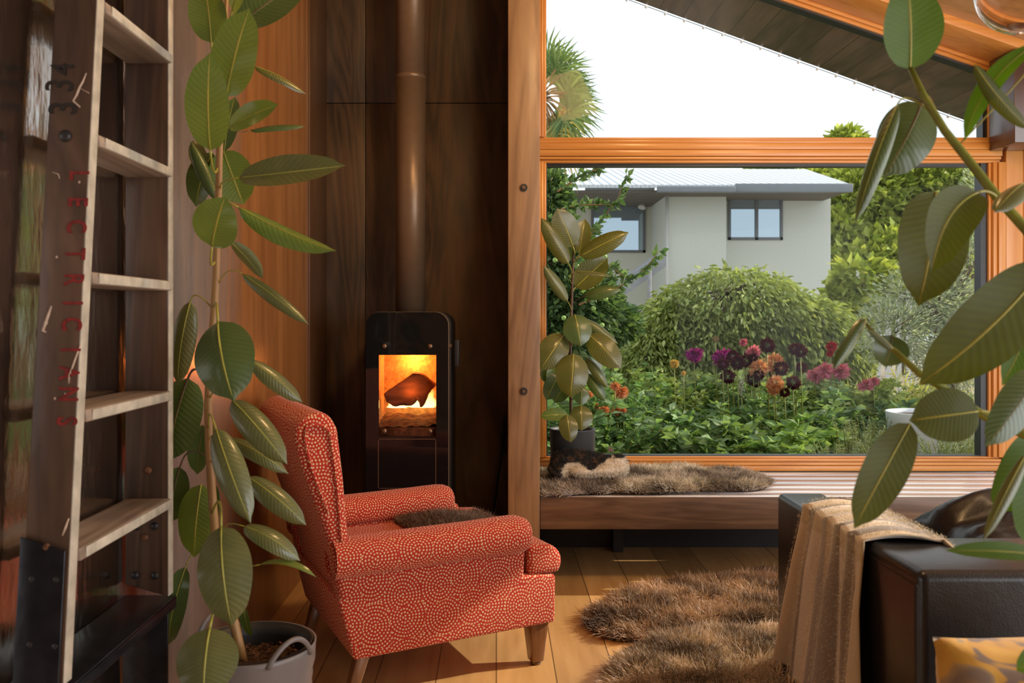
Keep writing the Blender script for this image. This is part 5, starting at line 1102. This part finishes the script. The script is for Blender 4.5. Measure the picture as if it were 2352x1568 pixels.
# flowers: one thing each, with stem and bloom
COL = dict(maroon=((.040,.004,.010), (.11,.010,.022), 'dark maroon pompon dahlia'), purple=((.30,.010,.22), (.55,.05,.42), 'vivid purple dahlia'), peach=((.62,.25,.12), (.85,.46,.26), 'peach ball dahlia'),
           yellow=((.62,.40,.12), (.80,.55,.22), 'small yellow dahlia'), pink=((.70,.13,.26), (.85,.35,.48), 'pink dahlia'), red=((.50,.012,.02), (.65,.03,.04), 'red dahlia'), orange=((.70,.22,.10), (.85,.42,.24), 'orange zinnia'), white=((.7,.7,.7), (.85,.85,.85), 'white flower spike'), bud=((.20,.13,.08), (.30,.2,.12), 'brown round seed head'))
FL = [('purple',1595,812,20),('purple',1658,819,23),('maroon',1661,836,14),('maroon',1683,819,16),('maroon',1694,833,17),('maroon',1763,793,18),('maroon',1715,828,17),('maroon',1730,822,12),('maroon',1725,870,14),('maroon',1736,880,11),('maroon',1743,861,13),
      ('maroon',1794,846,17),('maroon',1822,879,17),('maroon',1803,901,12),('maroon',1672,864,17),('maroon',1826,801,15),('maroon',1840,806,15),('maroon',1841,843,12),('peach',1743,846,22),('peach',1779,834,24),('peach',1781,881,21),('peach',1777,895,14),
      ('yellow',1549,835,11),('yellow',1570,857,6),('pink',1873,858,21),('pink',1893,848,22),('pink',1930,850,21),('pink',1707,785,10),('pink',1729,806,17),('red',1909,794,13),('red',1906,810,9),('pink',1988,884,18),('pink',2008,874,12),('bud',1644,779,8),
      ('orange',1412,885,12),('orange',1427,899,17),('orange',1387,941,13),('orange',1417,941,13),('orange',1431,942,9),('orange',1408,973,18),('orange',1352,905,11),('orange',1370,931,9),('orange',1507,990,14),('white',1703,888,10)]
ORD = ['leftmost', 'second', 'third', 'fourth', 'fifth', 'sixth', 'seventh', 'eighth', 'ninth', 'tenth', 'eleventh', 'twelfth', 'thirteenth', 'fourteenth', 'fifteenth', 'sixteenth', 'seventeenth', 'eighteenth']
for kind in COL:
    its = sorted([f for f in FL if f[0] == kind], key=lambda f: (f[1], f[2])); ca, cb, nm = COL[kind]
    for i, (_, px, py, r) in enumerate(its):
        d = 7.05 if kind == 'orange' else 7.6 if kind in ('maroon', 'peach', 'yellow', 'white') else 8.3; d += random.uniform(-.15, .15); c = pix(px, py, d); R_ = r*d/F
        place = ('the only one of its kind in the bed' if len(its) == 1 else ('%s of the %s blooms in the bed' % (ORD[0], kind) if i == 0 else '%s %s bloom from the left in the bed' % (ORD[i], kind)))
        root = thing({'orange': 'zinnia', 'bud': 'seed_head', 'white': 'white_flower'}.get(kind, 'dahlia'), (c.x+.03, d+.05, GZ), nm+', '+place, 'flower', None if len(its) == 1 else kind+' blooms in the garden bed')
        mb = MB(); mb.tube([(c.x+.03, d+.05, GZ), (c.x+.02, d+.03, (c.z+GZ)/2), (c.x, d+R_*.3, c.z-R_*.3)], [.006, .005, .004], 6); mb.build('stem', M['stemgreen'], root, smooth=True)
        npet = 110 if kind not in ('bud',) else 60; g_ = np.arange(npet)+.5; ph = g_*2.39996; zc = 1-g_/npet*(1.85 if kind in ('maroon', 'peach', 'bud', 'yellow') else 1.15)
        rr_ = np.sqrt(np.maximum(0, 1-zc**2)); dirs = np.stack([rr_*np.cos(ph), -zc, rr_*np.sin(ph)], 1)
        if kind == 'white': dirs = unit(rng.normal(size=(npet, 3))); 
        tilt = np.array([[1, 0, 0], [0, .8, -.6], [0, .6, .8]]); dirs = dirs@tilt.T
        base = np.array(c[:])+dirs*R_*(.45 if kind in ('maroon', 'peach', 'bud', 'yellow') else .15)
        if kind == 'white': base = np.array(c[:])+rng.normal(size=(npet, 3))*np.array([.3, .3, 1.0])*R_; 
        leaves('bloom', base, dirs, R_*(.62 if kind in ('maroon', 'peach', 'bud', 'yellow') else .92 if kind != 'white' else .4), R_*(.40 if kind != 'orange' else .30), tones(npet, ca, cb, .1), M['petal'], root, fold=.5)

# small lights strung along the eave edge
z = z_eave
ls_ = thing('string_lights', (1.6, 5.28, z(1.6)), 'string of tiny white bulbs clipped along the outer edge of the dark eave', 'lights')
bm_ = plain('white bulb', (.8,.8,.82), .3, 10, .02, 0)
pts = [(x, 5.235+(5.385-5.235)*(x-.1)/2.95+.012, z(x)-.006) for x in np.linspace(.55, 3.0, 22)]
mb = MB(); mb.tube(pts, .0018, 5); mb.build('wire', M['black'], ls_)
for q in pts: mb = MB(); mb.ball((q[0], q[1], q[2]-.006), .0085, n=10, m=6); mb.build('bulb', bm_, ls_, smooth=True)
